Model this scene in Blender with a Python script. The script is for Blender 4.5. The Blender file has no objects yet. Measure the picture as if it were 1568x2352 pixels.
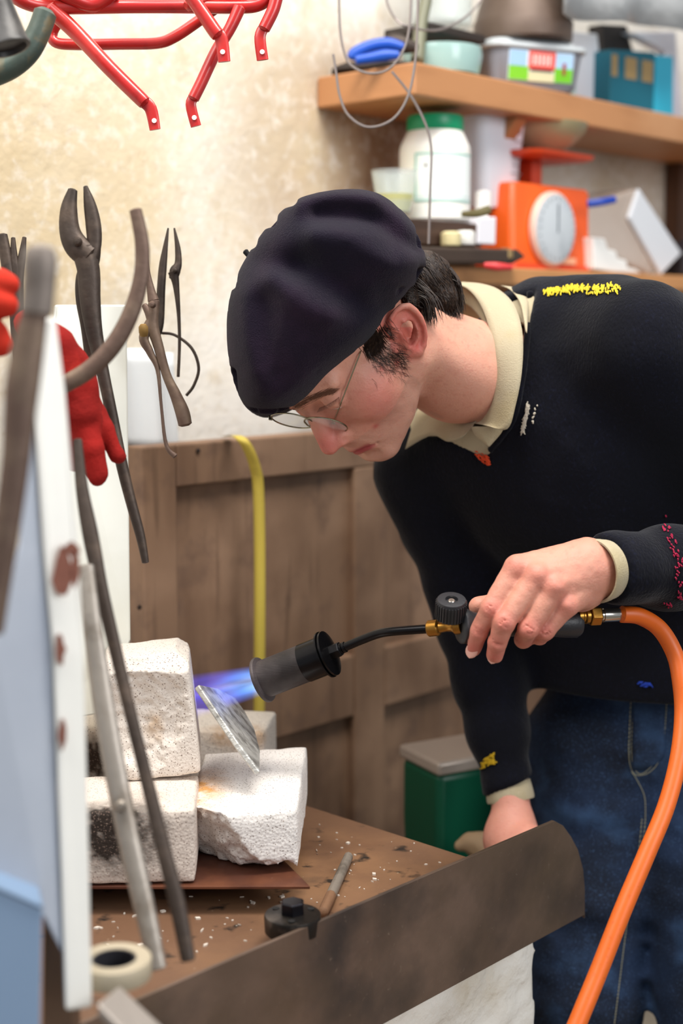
import bpy, math, random
import numpy as np
from mathutils import Vector, Matrix, Quaternion, noise as mnoise
random.seed(7); rng = np.random.RandomState(7)
SC = bpy.context.scene
COL = SC.collection

# ------------------------------------------------------------------ camera
CAMZ = 1.42; PITCH = math.radians(7.6); FPX = 3267.0
cam_data = bpy.data.cameras.new('camera'); cam = bpy.data.objects.new('camera', cam_data); COL.objects.link(cam)
cam.location = (0, 0, CAMZ); cam.rotation_euler = (math.pi/2 - PITCH, 0, 0)
cam_data.sensor_fit = 'VERTICAL'; cam_data.sensor_height = 36.0; cam_data.lens = 50.0
cam_data.clip_start = .05; cam_data.clip_end = 40
cam_data.dof.use_dof = True; cam_data.dof.focus_distance = 1.50; cam_data.dof.aperture_fstop = 2.6
SC.camera = cam
# ------------------------------------------------------------------ world (pale daylight filling the workshop) and lights
w = bpy.data.worlds.new('world'); SC.world = w; w.use_nodes = True
bg = w.node_tree.nodes['Background']; bg.inputs[0].default_value = (.86, .93, 1.0, 1); bg.inputs[1].default_value = .34
def area(name, loc, target, size, power, col, size_y=None):
    l = bpy.data.lights.new(name, 'AREA'); l.energy = power; l.color = col; l.size = size
    if size_y: l.shape = 'RECTANGLE'; l.size_y = size_y
    o = bpy.data.objects.new(name, l); COL.objects.link(o); o.location = loc
    o.rotation_euler = (Vector(target) - Vector(loc)).to_track_quat('-Z', 'Y').to_euler(); return o
area('ceiling_lamp', (.35, 1.15, 3.1), (.25, 1.6, 1.0), 1.3, 44, (1, .96, .90), .5)
area('window_light', (2.2, -.7, 2.5), (-.1, 1.6, 1.1), 1.5, 40, (.97, .98, 1.0), 1.3)
area('skylight', (-1.0, .7, 3.0), (-.3, 1.7, 1.2), 1.2, 26, (1, .98, .95), 1.2)
vs = SC.view_settings
SC.display_settings.display_device = 'sRGB'
vs.view_transform = 'Standard'; vs.look = 'None'; vs.gamma = 1; vs.use_curve_mapping = False; vs.exposure = 0.22
SC.cycles.max_bounces = 8; SC.cycles.transparent_max_bounces = 16

# ------------------------------------------------------------------ photograph pixel -> place in the room
RX = np.array([1., 0, 0]); FW = np.array([0, math.cos(PITCH), -math.sin(PITCH)]); UP = np.array([0, math.sin(PITCH), math.cos(PITCH)])
C0 = np.array([0, 0, CAMZ])
def ray(x, y): return FW + RX*((x-784)/FPX) - UP*((y-1176)/FPX)
def P(x, y, d): return C0 + ray(x, y)*d
def PZ(x, y, z): r = ray(x, y); return C0 + r*((z-CAMZ)/r[2])
def PN(x, y, p, n): r = ray(x, y); n = np.array(n, float); return C0 + r*(np.dot(np.array(p)-C0, n)/np.dot(r, n))
TH = math.radians(42.9)
A = np.array([math.sin(TH), math.cos(TH), 0]); B = np.array([-math.cos(TH), math.sin(TH), 0]); Z = np.array([0, 0, 1.])
def PB(x, y, b): return PN(x, y, B*b, B)
def AB(a, b, z): return A*a + B*b + Z*z
def nrm(v): v = np.array(v, float); return v/np.linalg.norm(v)

# ------------------------------------------------------------------ meshes
class MB:
    def __init__(s): s.v = []; s.f = []
    def add(s, vs_, fs):
        n = len(s.v); s.v += [tuple(float(c) for c in q) for q in vs_]; s.f += [tuple(i+n for i in q) for q in fs]; return s
    def box(s, c, h, ax=None):
        ax = ax or (RX, np.array([0, 1., 0]), Z); c = np.array(c, float)
        vs_ = [c+ax[0]*h[0]*i+ax[1]*h[1]*j+ax[2]*h[2]*k for i in (-1, 1) for j in (-1, 1) for k in (-1, 1)]
        fs = [(0, 1, 3, 2), (4, 6, 7, 5), (0, 4, 5, 1), (2, 3, 7, 6), (0, 2, 6, 4), (1, 5, 7, 3)]
        if np.dot(np.cross(ax[0], ax[1]), ax[2]) < 0: fs = [q[::-1] for q in fs]
        return s.add(vs_, fs)
    def abox(s, a0, a1, b0, b1, z0, z1):
        return s.box(AB((a0+a1)/2, (b0+b1)/2, (z0+z1)/2), (abs(a1-a0)/2, abs(b1-b0)/2, abs(z1-z0)/2), (A, B, Z))
    def tube(s, pts, r, n=12, flat=1.0, side=None, cap=True, closed=False, rnd=True):
        pts = [np.array(p, float) for p in pts]; m = len(pts)
        rr = list(r) if hasattr(r, '__len__') else [r]*m
        T = []
        for i in range(m):
            a = pts[(i-1) % m] if (closed or i > 0) else pts[0]; b = pts[(i+1) % m] if (closed or i < m-1) else pts[-1]
            T.append(nrm(b-a))
        u = np.array(side, float) if side is not None else (Z if abs(T[0][2]) < .9 else RX)
        rings = []
        seq = []
        if cap and rnd and not closed:
            seq.append((pts[0]-T[0]*rr[0]*min(1, flat)*.35, rr[0]*.55, 0))
        for i in range(m): seq.append((pts[i], rr[i], i))
        if cap and rnd and not closed: seq.append((pts[-1]+T[-1]*rr[-1]*min(1, flat)*.35, rr[-1]*.55, m-1))
        for p, q, i in seq:
            u = u - T[i]*np.dot(u, T[i]); u = nrm(u); v = np.cross(T[i], u)
            rings.append([p+u*q*math.cos(2*math.pi*k/n)+v*q*flat*math.sin(2*math.pi*k/n) for k in range(n)])
        L = len(rings); vs_ = [x for R in rings for x in R]; fs = []
        for i in range(L if closed else L-1):
            j = (i+1) % L
            for k in range(n): fs.append((i*n+k, i*n+(k+1) % n, j*n+(k+1) % n, j*n+k))
        if cap and not closed: fs.append(tuple(range(n))[::-1]); fs.append(tuple((L-1)*n+k for k in range(n)))
        return s.add(vs_, fs)
    def lathe(s, prof, c, ax=Z, n=32, sx=1.0, u=None):
        c = np.array(c, float); ax = nrm(ax)
        u = nrm(np.cross(ax, u if u is not None else (RX if abs(ax[0]) < .8 else Z))); v = np.cross(ax, u)
        vs_ = []; fs = []
        for r, h in prof:
            for k in range(n):
                t = 2*math.pi*k/n; vs_.append(c+ax*h+u*r*math.cos(t)+v*r*sx*math.sin(t))
        for i in range(len(prof)-1):
            for k in range(n): fs.append((i*n+k, i*n+(k+1) % n, (i+1)*n+(k+1) % n, (i+1)*n+k))
        fs.append(tuple(range(n))[::-1]); fs.append(tuple((len(prof)-1)*n+k for k in range(n)))
        return s.add(vs_, fs)
    def prism(s, poly, ext):
        poly = [np.array(p, float) for p in poly]; n = len(poly); ext = np.array(ext, float)
        nn = sum(np.cross(poly[i]-poly[0], poly[(i+1) % n]-poly[0]) for i in range(n))
        if np.dot(nn, ext) > 0: poly = poly[::-1]
        fs = [tuple(range(n)), tuple(range(2*n-1, n-1, -1))]
        for i in range(n): j = (i+1) % n; fs.append((i, i+n, j+n, j))
        return s.add(poly+[p+ext for p in poly], fs)
    def grid(s, rows, thick=None):
        """rows: list of rows of points -> sheet; thick: offset vector for a closed slab"""
        R = len(rows); Cn = len(rows[0]); vs_ = [np.array(p, float) for r in rows for p in r]
        fs = [(i*Cn+j, i*Cn+j+1, (i+1)*Cn+j+1, (i+1)*Cn+j) for i in range(R-1) for j in range(Cn-1)]
        if thick is not None:
            t = np.array(thick, float); N = R*Cn
            fs += [tuple(N+q for q in f[::-1]) for f in list(fs)]
            vs_ += [p+t for p in vs_]
            bd = [j for j in range(Cn)]+[i*Cn+Cn-1 for i in range(1, R)]+[(R-1)*Cn+j for j in range(Cn-2, -1, -1)]+[i*Cn for i in range(R-2, 0, -1)]
            for k in range(len(bd)): a = bd[k]; b = bd[(k+1) % len(bd)]; fs.append((a, a+N, b+N, b))
        return s.add(vs_, fs)
    def build(s, name, m, parent=None, smooth=False, bevel=0, subd=0, fix=False, origin=None, segs=2):
        v = np.array(s.v, float).reshape(-1, 3)
        if parent is not None: base = np.array(world_loc(parent))
        elif origin is not None: base = np.array(origin, float)
        else: base = np.array([(v[:, 0].min()+v[:, 0].max())/2, (v[:, 1].min()+v[:, 1].max())/2, v[:, 2].min()])
        me = bpy.data.meshes.new(name); me.from_pydata([tuple(q) for q in (v-base)], [], s.f); me.update()
        if fix:
            import bmesh
            bm = bmesh.new(); bm.from_mesh(me); bmesh.ops.recalc_face_normals(bm, faces=bm.faces); bm.to_mesh(me); bm.free()
        o = bpy.data.objects.new(name, me); COL.objects.link(o)
        if parent is not None: o.parent = parent
        else: o.location = base
        for q in (m if isinstance(m, (list, tuple)) else [m]): me.materials.append(q)
        if smooth: 
            me.polygons.foreach_set('use_smooth', [True]*len(me.polygons))
            if smooth != 'all':
                try: me.set_sharp_from_angle(angle=math.radians(38))
                except Exception: pass
        if bevel:
            b = o.modifiers.new('bevel', 'BEVEL'); b.width = bevel; b.segments = segs; b.limit_method = 'ANGLE'; b.angle_limit = math.radians(40); b.harden_normals = False
        if subd:
            b = o.modifiers.new('subd', 'SUBSURF'); b.levels = subd; b.render_levels = subd
        return o
def world_loc(o):
    p = np.array(o.location); q = o.parent
    while q is not None: p = p+np.array(q.location); q = q.parent
    return p
def thing(name, label, cat, loc, group=None):
    o = bpy.data.objects.new(name, None); COL.objects.link(o); o.location = [float(c) for c in loc]; o.empty_display_size = .05
    return tag(o, label, cat, group)
def tag(o, label=None, cat=None, group=None, kind=None):
    if label: o['label'] = label
    if cat: o['category'] = cat
    if group: o['group'] = group
    if kind: o['kind'] = kind
    return o
def plabel(o, label): o['label'] = label; return o

def spline(pts, n=8):
    """Catmull-Rom through points (any dimension)"""
    pts = [np.array(p, float) for p in pts]; out = []
    for i in range(len(pts)-1):
        p0 = pts[max(i-1, 0)]; p1 = pts[i]; p2 = pts[i+1]; p3 = pts[min(i+2, len(pts)-1)]
        for k in range(n):
            t = k/n; out.append(.5*((2*p1)+(p2-p0)*t+(2*p0-5*p1+4*p2-p3)*t*t+(3*p1-p0-3*p2+p3)*t**3))
    out.append(pts[-1]); return out
def ptube(mb, pts, n=6, seg=12, flat=1.0, side=None, rnd=True):
    """pts: (px, py, depth, radius)"""
    q = spline(pts, n) if n > 1 else [np.array(p, float) for p in pts]
    return mb.tube([P(a[0], a[1], a[2]) for a in q], [a[3] for a in q], seg, flat, side, rnd=rnd)

# ------------------------------------------------------------------ signed distance modelling (surface nets)
F32 = np.float32
def V(p): return np.array(p, F32)
def sd_sphere(p, c, r): return np.linalg.norm(p-V(c), axis=1)-F32(r)
def sd_ell(p, c, r, M=None):
    q = p-V(c)
    if M is not None: q = q @ np.array(M, F32).T
    r = V(r); k0 = np.linalg.norm(q/r, axis=1); k1 = np.linalg.norm(q/(r*r), axis=1)
    return k0*(k0-1)/np.maximum(k1, 1e-6)
def sd_cap(p, a, b, ra, rb):
    a = V(a); b = V(b); ab = b-a; t = np.clip(((p-a)@ab)/max(float(ab@ab), 1e-12), 0, 1)
    return np.linalg.norm(p-a-t[:, None]*ab, axis=1)-(F32(ra)+(F32(rb)-F32(ra))*t)
def sd_chain(p, pts, k=0.0):
    d = None
    for i in range(len(pts)-1):
        e = sd_cap(p, pts[i][:3], pts[i+1][:3], pts[i][3], pts[i+1][3])
        d = e if d is None else (smin(d, e, k) if k > 0 else np.minimum(d, e))
    return d
def sd_box(p, c, h, M, r=0.0):
    q = np.abs((p-V(c)) @ np.array(M, F32).T)-V(h)+F32(r)
    return np.linalg.norm(np.maximum(q, 0), axis=1)+np.minimum(q.max(axis=1), 0)-F32(r)
def smin(a, b, k):
    h = np.maximum(F32(k)-np.abs(a-b), 0)/F32(k); return np.minimum(a, b)-h*h*F32(k)*F32(.25)
def smax(a, b, k): return -smin(-a, -b, k)
def pnoise(p, s, seed=0.0):
    """cheap smooth value noise, -1..1"""
    q = p*F32(s)+F32(seed*17.3+100); i = np.floor(q).astype(np.int64); f = (q-i).astype(F32); f = f*f*(3-2*f)
    def h(x, y, z):
        n = (x*374761393+y*668265263+z*2147483647) & 0x7fffffff; n = ((n ^ (n >> 13))*1274126177) & 0x7fffffff
        return ((n ^ (n >> 16)) & 0xffff).astype(F32)/F32(32767.5)-1
    x, y, z = i[:, 0], i[:, 1], i[:, 2]; u, v, w_ = f[:, 0], f[:, 1], f[:, 2]
    def L(a, b, t): return a+(b-a)*t
    return L(L(L(h(x, y, z), h(x+1, y, z), u), L(h(x, y+1, z), h(x+1, y+1, z), u), v),
             L(L(h(x, y, z+1), h(x+1, y, z+1), u), L(h(x, y+1, z+1), h(x+1, y+1, z+1), u), v), w_)
def sdf_mesh(f, lo, hi, h, lip=1.4):
    lo = np.array(lo, float); hi = np.array(hi, float); K = 8
    nb = np.ceil((hi-lo)/(h*K)).astype(int); n = nb*K
    bc = np.stack(np.meshgrid(*[np.arange(q) for q in nb], indexing='ij'), -1).reshape(-1, 3)
    cc = (lo+(bc+.5)*K*h).astype(F32); fc = f(cc)
    vol = np.empty(n, F32)
    v6 = vol.reshape(nb[0], K, nb[1], K, nb[2], K)
    v6[:] = fc.reshape(nb)[:, None, :, None, :, None]
    act = bc[np.abs(fc) < lip*K*h*.87+h]
    loc = np.stack(np.meshgrid(*[np.arange(K)]*3, indexing='ij'), -1).reshape(-1, 3)
    for s in range(0, len(act), 1500):
        blk = act[s:s+1500]; idx = (blk[:, None, :]*K+loc[None]).reshape(-1, 3)
        vol[idx[:, 0], idx[:, 1], idx[:, 2]] = f((lo+idx*h).astype(F32))
    sg = vol < 0
    c = sg[:-1, :-1, :-1].astype(np.int8)
    tot = sum(sg[i:n[0]-1+i, j:n[1]-1+j, k:n[2]-1+k].astype(np.int8) for i in (0, 1) for j in (0, 1) for k in (0, 1))
    cells = np.argwhere((tot > 0) & (tot < 8)); idm = -np.ones(tot.shape, np.int64); idm[tuple(cells.T)] = np.arange(len(cells))
    acc = np.zeros((len(cells), 3)); cnt = np.zeros(len(cells))
    cor = [(i, j, k) for i in (0, 1) for j in (0, 1) for k in (0, 1)]
    for a in cor:
        for ax in range(3):
            if a[ax]: continue
            b = list(a); b[ax] = 1
            va = vol[cells[:, 0]+a[0], cells[:, 1]+a[1], cells[:, 2]+a[2]]; vb = vol[cells[:, 0]+b[0], cells[:, 1]+b[1], cells[:, 2]+b[2]]
            m = (va < 0) != (vb < 0); t = np.where(m, va/np.where(m, va-vb, 1), 0)
            pt = np.tile(np.array(a, float), (len(cells), 1)); pt[:, ax] += t
            acc[m] += pt[m]; cnt[m] += 1
    vert = lo+(cells+acc/cnt[:, None])*h
    faces = []
    for ax in range(3):
        u, v = (ax+1) % 3, (ax+2) % 3
        s0 = [slice(1, n[q]-1) for q in range(3)]; s0[ax] = slice(0, n[ax]-1); s1 = list(s0); s1[ax] = slice(1, n[ax])
        e = np.argwhere(sg[tuple(s0)] != sg[tuple(s1)]); off = np.array([1, 1, 1]); off[ax] = 0; e = e+off
        ins = sg[tuple(e.T)]
        q = []
        for du, dv in ((0, 0), (-1, 0), (-1, -1), (0, -1)):
            g = e.copy(); g[:, u] += du; g[:, v] += dv; q.append(idm[tuple(g.T)])
        q = np.stack(q, 1); q[~ins] = q[~ins][:, ::-1]; faces.append(q)
    faces = np.concatenate(faces); faces = faces[(faces >= 0).all(1)]
    return vert, faces
def arr_mesh(name, vert, faces, m, parent=None, cols=None, smooth=True, base=None):
    base = np.array(world_loc(parent)) if parent is not None else (np.array(base, float) if base is not None else np.array([(vert[:, 0].min()+vert[:, 0].max())/2, (vert[:, 1].min()+vert[:, 1].max())/2, vert[:, 2].min()]))
    me = bpy.data.meshes.new(name); vv = (vert-base).astype(F32); k = faces.shape[1]
    me.vertices.add(len(vv)); me.vertices.foreach_set('co', vv.ravel())
    me.loops.add(len(faces)*k); me.loops.foreach_set('vertex_index', faces.astype(np.int32).ravel())
    me.polygons.add(len(faces)); me.polygons.foreach_set('loop_start', np.arange(0, len(faces)*k, k, dtype=np.int32))
    me.update(calc_edges=True); me.validate()
    if smooth: me.polygons.foreach_set('use_smooth', np.ones(len(me.polygons), bool))
    if cols is not None:
        at = me.color_attributes.new('tone', 'FLOAT_COLOR', 'POINT'); c = np.ones((len(vv), 4), F32); c[:, :cols.shape[1]] = cols; at.data.foreach_set('color', c.ravel())
    me.materials.append(m); o = bpy.data.objects.new(name, me); COL.objects.link(o)
    if parent is not None: o.parent = parent
    else: o.location = base
    return o

# ------------------------------------------------------------------ materials
def H(s, g=1.0):
    s = s.lstrip('#'); c = [int(s[i:i+2], 16)/255 for i in (0, 2, 4)]
    return tuple((q/12.92 if q <= .04045 else ((q+.055)/1.055)**2.4)*g for q in c)+(1,)
def mat(name, col, rough=.5, metal=0, bump=None, var=(), sheen=0, spec=None, alpha=None, trans=0, sss=0, coat=0, tone=None, ior=None):
    """bump: list of (scale, strength, kind); var: list of (scale(s), colour, lo, hi[, kind])"""
    m = bpy.data.materials.new(name); m.use_nodes = True; nt = m.node_tree; b = nt.nodes['Principled BSDF']
    N = nt.nodes.new; Lk = nt.links.new
    tc = N('ShaderNodeTexCoord')
    if isinstance(col, str): col = H(col)
    def tex(scale, kind, seed=0):
        mp = N('ShaderNodeMapping'); Lk(tc.outputs['Object'], mp.inputs[0]); mp.inputs['Location'].default_value = (seed*3.1, seed*1.7, seed*.9)
        if hasattr(scale, '__len__'): mp.inputs['Scale'].default_value = scale; sc = 1
        else: sc = scale
        if kind == 'v': t = N('ShaderNodeTexVoronoi'); t.inputs['Scale'].default_value = sc; out = t.outputs['Distance']
        else: t = N('ShaderNodeTexNoise'); t.inputs['Scale'].default_value = sc; t.inputs['Detail'].default_value = 6 if kind == 'n' else 2; out = t.outputs[0]
        Lk(mp.outputs[0], t.inputs['Vector']); return out
    cur = None
    if tone:
        a = N('ShaderNodeAttribute'); a.attribute_name = 'tone'; cur = a.outputs['Color']
    for i, q in enumerate(var):
        t = tex(q[0], q[4] if len(q) > 4 else 'n', i+1)
        mr = N('ShaderNodeMapRange'); mr.inputs[1].default_value = q[2]; mr.inputs[2].default_value = q[3]; Lk(t, mr.inputs[0])
        mx = N('ShaderNodeMix'); mx.data_type = 'RGBA'; Lk(mr.outputs[0], mx.inputs[0])
        if cur is None: mx.inputs[6].default_value = col
        else: Lk(cur, mx.inputs[6])
        c2 = q[1]; mx.inputs[7].default_value = H(c2) if isinstance(c2, str) else c2
        cur = mx.outputs[2]
    if cur is None: b.inputs['Base Color'].default_value = col
    else: Lk(cur, b.inputs['Base Color'])
    b.inputs['Roughness'].default_value = rough; b.inputs['Metallic'].default_value = metal
    if spec is not None: b.inputs['Specular IOR Level'].default_value = spec
    if sheen: b.inputs['Sheen Weight'].default_value = sheen; b.inputs['Sheen Roughness'].default_value = .4
    if alpha is not None: b.inputs['Alpha'].default_value = alpha
    if trans: b.inputs['Transmission Weight'].default_value = trans
    if ior: b.inputs['IOR'].default_value = ior
    if coat: b.inputs['Coat Weight'].default_value = coat; b.inputs['Coat Roughness'].default_value = .15
    if sss: b.inputs['Subsurface Weight'].default_value = sss; b.inputs['Subsurface Radius'].default_value = (1, .25, .12); b.inputs['Subsurface Scale'].default_value = .006
    prev = None
    for i, q in enumerate(bump or []):
        t = tex(q[0], q[2] if len(q) > 2 else 'n', i+5)
        bp = N('ShaderNodeBump'); bp.inputs['Strength'].default_value = q[1]; bp.inputs['Distance'].default_value = q[3] if len(q) > 3 else .002
        Lk(t, bp.inputs['Height'])
        if prev: Lk(prev, bp.inputs['Normal'])
        prev = bp.outputs[0]
    if prev: Lk(prev, b.inputs['Normal'])
    return m
# ================================================================== setting
M = {}
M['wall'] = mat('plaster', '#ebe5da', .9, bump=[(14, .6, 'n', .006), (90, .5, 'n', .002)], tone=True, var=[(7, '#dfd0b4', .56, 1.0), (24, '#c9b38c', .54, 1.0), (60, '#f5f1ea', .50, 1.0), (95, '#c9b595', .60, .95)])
M['floor'] = mat('floor', '#8f8474', .8, bump=[(20, .3)], var=[(6, '#6e6456', .4, .7)])
M['wood_door'] = mat('old_pine', '#886a53', .6, bump=[((30, 30, 3), .25)], var=[((12, 12, 2.2), '#6e523e', .42, .65), ((5, 5, 5), '#a18168', .48, .72), (16, '#6a5142', .55, .75), ((60, 60, 5), '#553e2e', .6, .85)])
M['shelf'] = mat('shelf_wood', '#bd8558', .5, bump=[((50, 6, 50), .15)], var=[((6, 2, 22), '#a56f45', .45, .75), ((5, 3, 5), '#cb976c', .5, .75)])
zs = 1.78
cor = PZ(953, 141, zs); bF = float(cor @ B); aF = float(cor @ A)
bW = float(PZ(724, 177, zs) @ B)          # the wall the shelves hang on
WALLA = float(PB(0, 1000, bW) @ A)
m_ = MB()
rows = [[AB(-1.2+i*.05, bW+.004*mnoise.noise(Vector((i*.4, j*.4, 0))), j*.06-.0) for i in range(127)] for j in range(56)]
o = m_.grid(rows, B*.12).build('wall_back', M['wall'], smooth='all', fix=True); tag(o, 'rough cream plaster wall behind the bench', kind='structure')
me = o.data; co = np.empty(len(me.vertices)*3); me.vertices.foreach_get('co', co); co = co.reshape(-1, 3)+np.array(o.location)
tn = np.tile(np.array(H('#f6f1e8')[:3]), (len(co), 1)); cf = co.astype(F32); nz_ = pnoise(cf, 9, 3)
for (x, y, rx, rz, c_h, kk) in ((840, 340, .30, .16, '#a08067', 1.2), (760, 460, .16, .16, '#b59b80', .9), (1500, 420, .5, .10, '#b09a7c', .7), (120, 300, .28, .20, '#dccaa8', .9), (60, 560, .25, .16, '#d3bf9c', .8), (640, 200, .12, .3, '#e3d5b8', .5)):  # brown below the upper shelf: stain and shelf shadow painted together
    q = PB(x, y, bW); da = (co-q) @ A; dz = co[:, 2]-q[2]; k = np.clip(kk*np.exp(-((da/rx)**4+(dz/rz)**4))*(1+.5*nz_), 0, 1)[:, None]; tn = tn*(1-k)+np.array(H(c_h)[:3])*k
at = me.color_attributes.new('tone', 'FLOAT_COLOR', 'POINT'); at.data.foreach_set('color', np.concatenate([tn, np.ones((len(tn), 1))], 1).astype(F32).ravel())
fl = MB().box((.8, 1.2, -.05), (4, 4, .05)).build('floor', M['floor']); tag(fl, 'dusty grey workshop floor', kind='structure')

# leaning panelled door behind the bench
bD = bW-.075
def az(x, y, b=bD): p = PB(x, y, b); return float(p @ A), float(p[2])
dl, zt = az(306, 1025); dr = az(1330, 960)[0]
door = thing('panelled_door', 'brown panelled wooden door leaning on the plaster wall behind the bench', 'door', AB((dl+dr)/2, bD, 0.0))
pa0, pz1 = az(388, 1118); pa1, _ = az(797, 1075); sa = az(868, 1075)[0]; ra = dr-.09
rz1 = az(797, 1500)[1]; rz0 = az(797, 1640)[1]; tz = .028
md = M['wood_door']
MB().abox(dl, pa0, bD-.016, bD+.016, 0.0, zt).build('stile', md, door, bevel=.003)
MB().abox(pa1, sa, bD-.016, bD+.016, .0, pz1).build('stile', md, door, bevel=.003)
MB().abox(ra, dr, bD-.016, bD+.016, .0, zt).build('stile', md, door, bevel=.003)
MB().abox(pa0+.0005, ra-.0005, bD-.0155, bD+.016, pz1, zt).build('rail', md, door, bevel=.003)
for a0, a1 in ((pa0, pa1), (sa, ra)):
    MB().abox(a0+.0005, a1-.0005, bD-.0155, bD+.015, rz0, rz1).build('rail', md, door, bevel=.003)
    MB().abox(a0+.0005, a1-.0005, bD-.0155, bD+.015, .0, .22).build('rail', md, door, bevel=.003)
    for z0, z1 in ((rz1, pz1), (.22, rz0)):
        MB().abox(a0-.006, a1+.006, bD-.002, bD+.006, z0-.006, z1+.006).build('panel', md, door)
for x, y in ((455, 1035), (775, 1010), (320, 1395)):
    q = PB(x, y, bD-.017); MB().lathe([(.003, -.001), (.0035, .0005), (.002, .002)], q, -B, 10).build('nail_hole', mat('hole', '#241710', .9), door)

# shelves
aR = aF+2.0
us = thing('wall_shelf', 'thick brown upper wooden shelf board fixed to the plaster wall', 'shelf', AB((aF+aR)/2, (bF+bW)/2, zs-.045))
MB().abox(aF, aR, bF, bW-.001, zs-.045, zs).build('board', M['shelf'], us, bevel=.003)
# angled wooden bracket below (photo ~1150-1200, 240-340)
q0 = float(PB(1150, 300, bF+.05) @ A)
MB().prism([AB(q0, bF+.02, zs-.046), AB(q0, bF+.06, zs-.046), AB(q0, bW-.02, zs-.20), AB(q0, bW-.02, zs-.24)], A*.03).build('bracket', M['shelf'], us, bevel=.002)
MB().abox(q0, q0+.03, bW-.02, bW-.001, zs-.30, zs-.046).build('bracket', M['shelf'], us, bevel=.002)
zl = float(PB(1100, 612, bF-.0)[2])
a2 = float(PB(975, 620, bF) @ A)
ls = thing('wall_shelf', 'lower pale wooden shelf board behind the man, carrying the orange scale', 'shelf', AB((a2+aR)/2, (bF+bW)/2, zl-.028))
M['shelf2'] = mat('shelf_pine', '#c98f5a', .5, bump=[((50, 6, 50), .2)], var=[((10, 2, 30), '#b57c48', .4, .7)])
MB().abox(a2-.1, aR, bF-.01, bW-.001, zl-.026, zl).build('board', M['shelf2'], ls, bevel=.003)
MB().abox(a2-.1, aR, bW-.022, bW-.001, zl-.10, zl-.027).build('batten', M['shelf2'], ls, bevel=.002)
au = float(PB(1556, 450, bW-.03) @ A)
MB().abox(au, au+.08, bW-.035, bW-.001, zl+.001, zs-.046).build('upright', mat('dark_wood', '#5c3a22', .6, var=[((20, 20, 2), '#3d2616', .4, .7)]), ls, bevel=.002)

# ================================================================== bench
ZB = .84
e1 = PZ(745, 1866, ZB); e2 = PZ(1070, 1961, ZB); aBR = float((e1+e2) @ A)/2      # right edge of the bench
pl1 = PZ(1270, 1885, ZB+.022); bPl = float(pl1 @ B)                                # plane of the steel plate
bBF = bPl+.006; bBB = bD-.03
M['bench'] = mat('bench_top', '#73543f', .45, bump=[(60, .3), (18, .3)], var=[(5, '#906a4b', .47, .65), (11, '#70503b', .50, .66), (38, '#2c241f', .60, .70), (150, '#b9a48c', .70, .78), (9, '#4c3a30', .62, .75)])
bench = thing('workbench', 'brown stained workbench with scuffed top carrying the firebricks', 'workbench', AB(0, (bBF+bBB)/2, 0))
aBL = aBR-1.75
M['steel_dark'] = mat('dark_steel', '#867062', .45, .6, bump=[(70, .25), (9, .2)], var=[(14, '#6f5d50', .4, .7), (9, '#4a4340', .5, .75), (5, '#77644f', .5, .8), (160, '#8a7a6c', .66, .8)])
MB().abox(aBL, aBR, bBF, bBB, ZB-.035, ZB).build('top', M['bench'], bench, bevel=.003)
MB().abox(aBL, aBR-.62, bBF+.005, bBF+.045, ZB-.13, ZB-.036).build('apron', M['wood_door'], bench, bevel=.002)
for a0 in (aBL+.02, aBR-.09):
    for b0 in (bBF+.23, bBB-.1): MB().abox(a0, a0+.07, b0, b0+.07, 0, ZB-.037).build('leg', M['wood_door'], bench, bevel=.003)
# masonry pier under the front of the bench
M['pier'] = mat('painted_masonry', '#efe8dc', .85, bump=[(9, 1, 'n', .02), (45, .9, 'n', .006)], var=[(7, '#d8c7a8', .55, .75), (30, '#a98e6c', .66, .76), (16, '#f6f1e8', .4, .7)])
ap = float(PB(1232, 2190, bPl+.012) @ A)
def fp(p):
    d = sd_box(p, AB(ap-.30, bPl+.012+.05, .381), (.30, .05, .381), [A, B, Z], .006)
    return d+pnoise(p, 30, 7)*F32(.003)+pnoise(p, 55)*F32(.0022)+pnoise(p, 160, 2)*F32(.0008)
v, f = sdf_mesh(fp, AB(ap-.64, bPl+.1, 0)*[1, 1, 0]-[.0, .30, .02]-np.array([.3, .3, 0]), AB(ap, bPl+.1, .79)+[.3, .3, .0], .007)
pier = arr_mesh('masonry_pier', v, f, M['pier']); tag(pier, 'white painted rough masonry pier under the steel plate', 'pier')

# steel plate along the bench front, rounded upper corner
pt = [float(PN(*q, B*bPl, B) @ A) for q in ()]
def pab(x, y): p = PB(x, y, bPl); return (float(p @ A), float(p[2]))
aR_, zR_ = pab(1268, 1884); aR2, zb_ = pab(1338, 2108)
zt_ = (zR_+pab(700, 2128)[1])/2; zT = zR_; zBt = (zb_+pab(900, 2326)[1])/2
aL_ = pab(205, 2330)[0]-.05
zLt = pab(400, 2252)[1]
prof = [(aL_, zBt), (aR2-.001, zBt)]
for x, y in ((1338, 2108), (1338, 2040), (1334, 1995), (1322, 1950), (1306, 1920), (1288, 1895), (1268, 1884)): prof.append(pab(x, y))
prof[-1] = (prof[-1][0], zT); prof += [(aL_, zLt)]
st = MB().prism([AB(a, bPl-.003, z) for a, z in prof], B*.004).build('steel_plate', M['steel_dark'], bevel=.0007)
tag(st, 'long dark steel plate with rounded corner standing along the bench front', 'plate')

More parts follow.
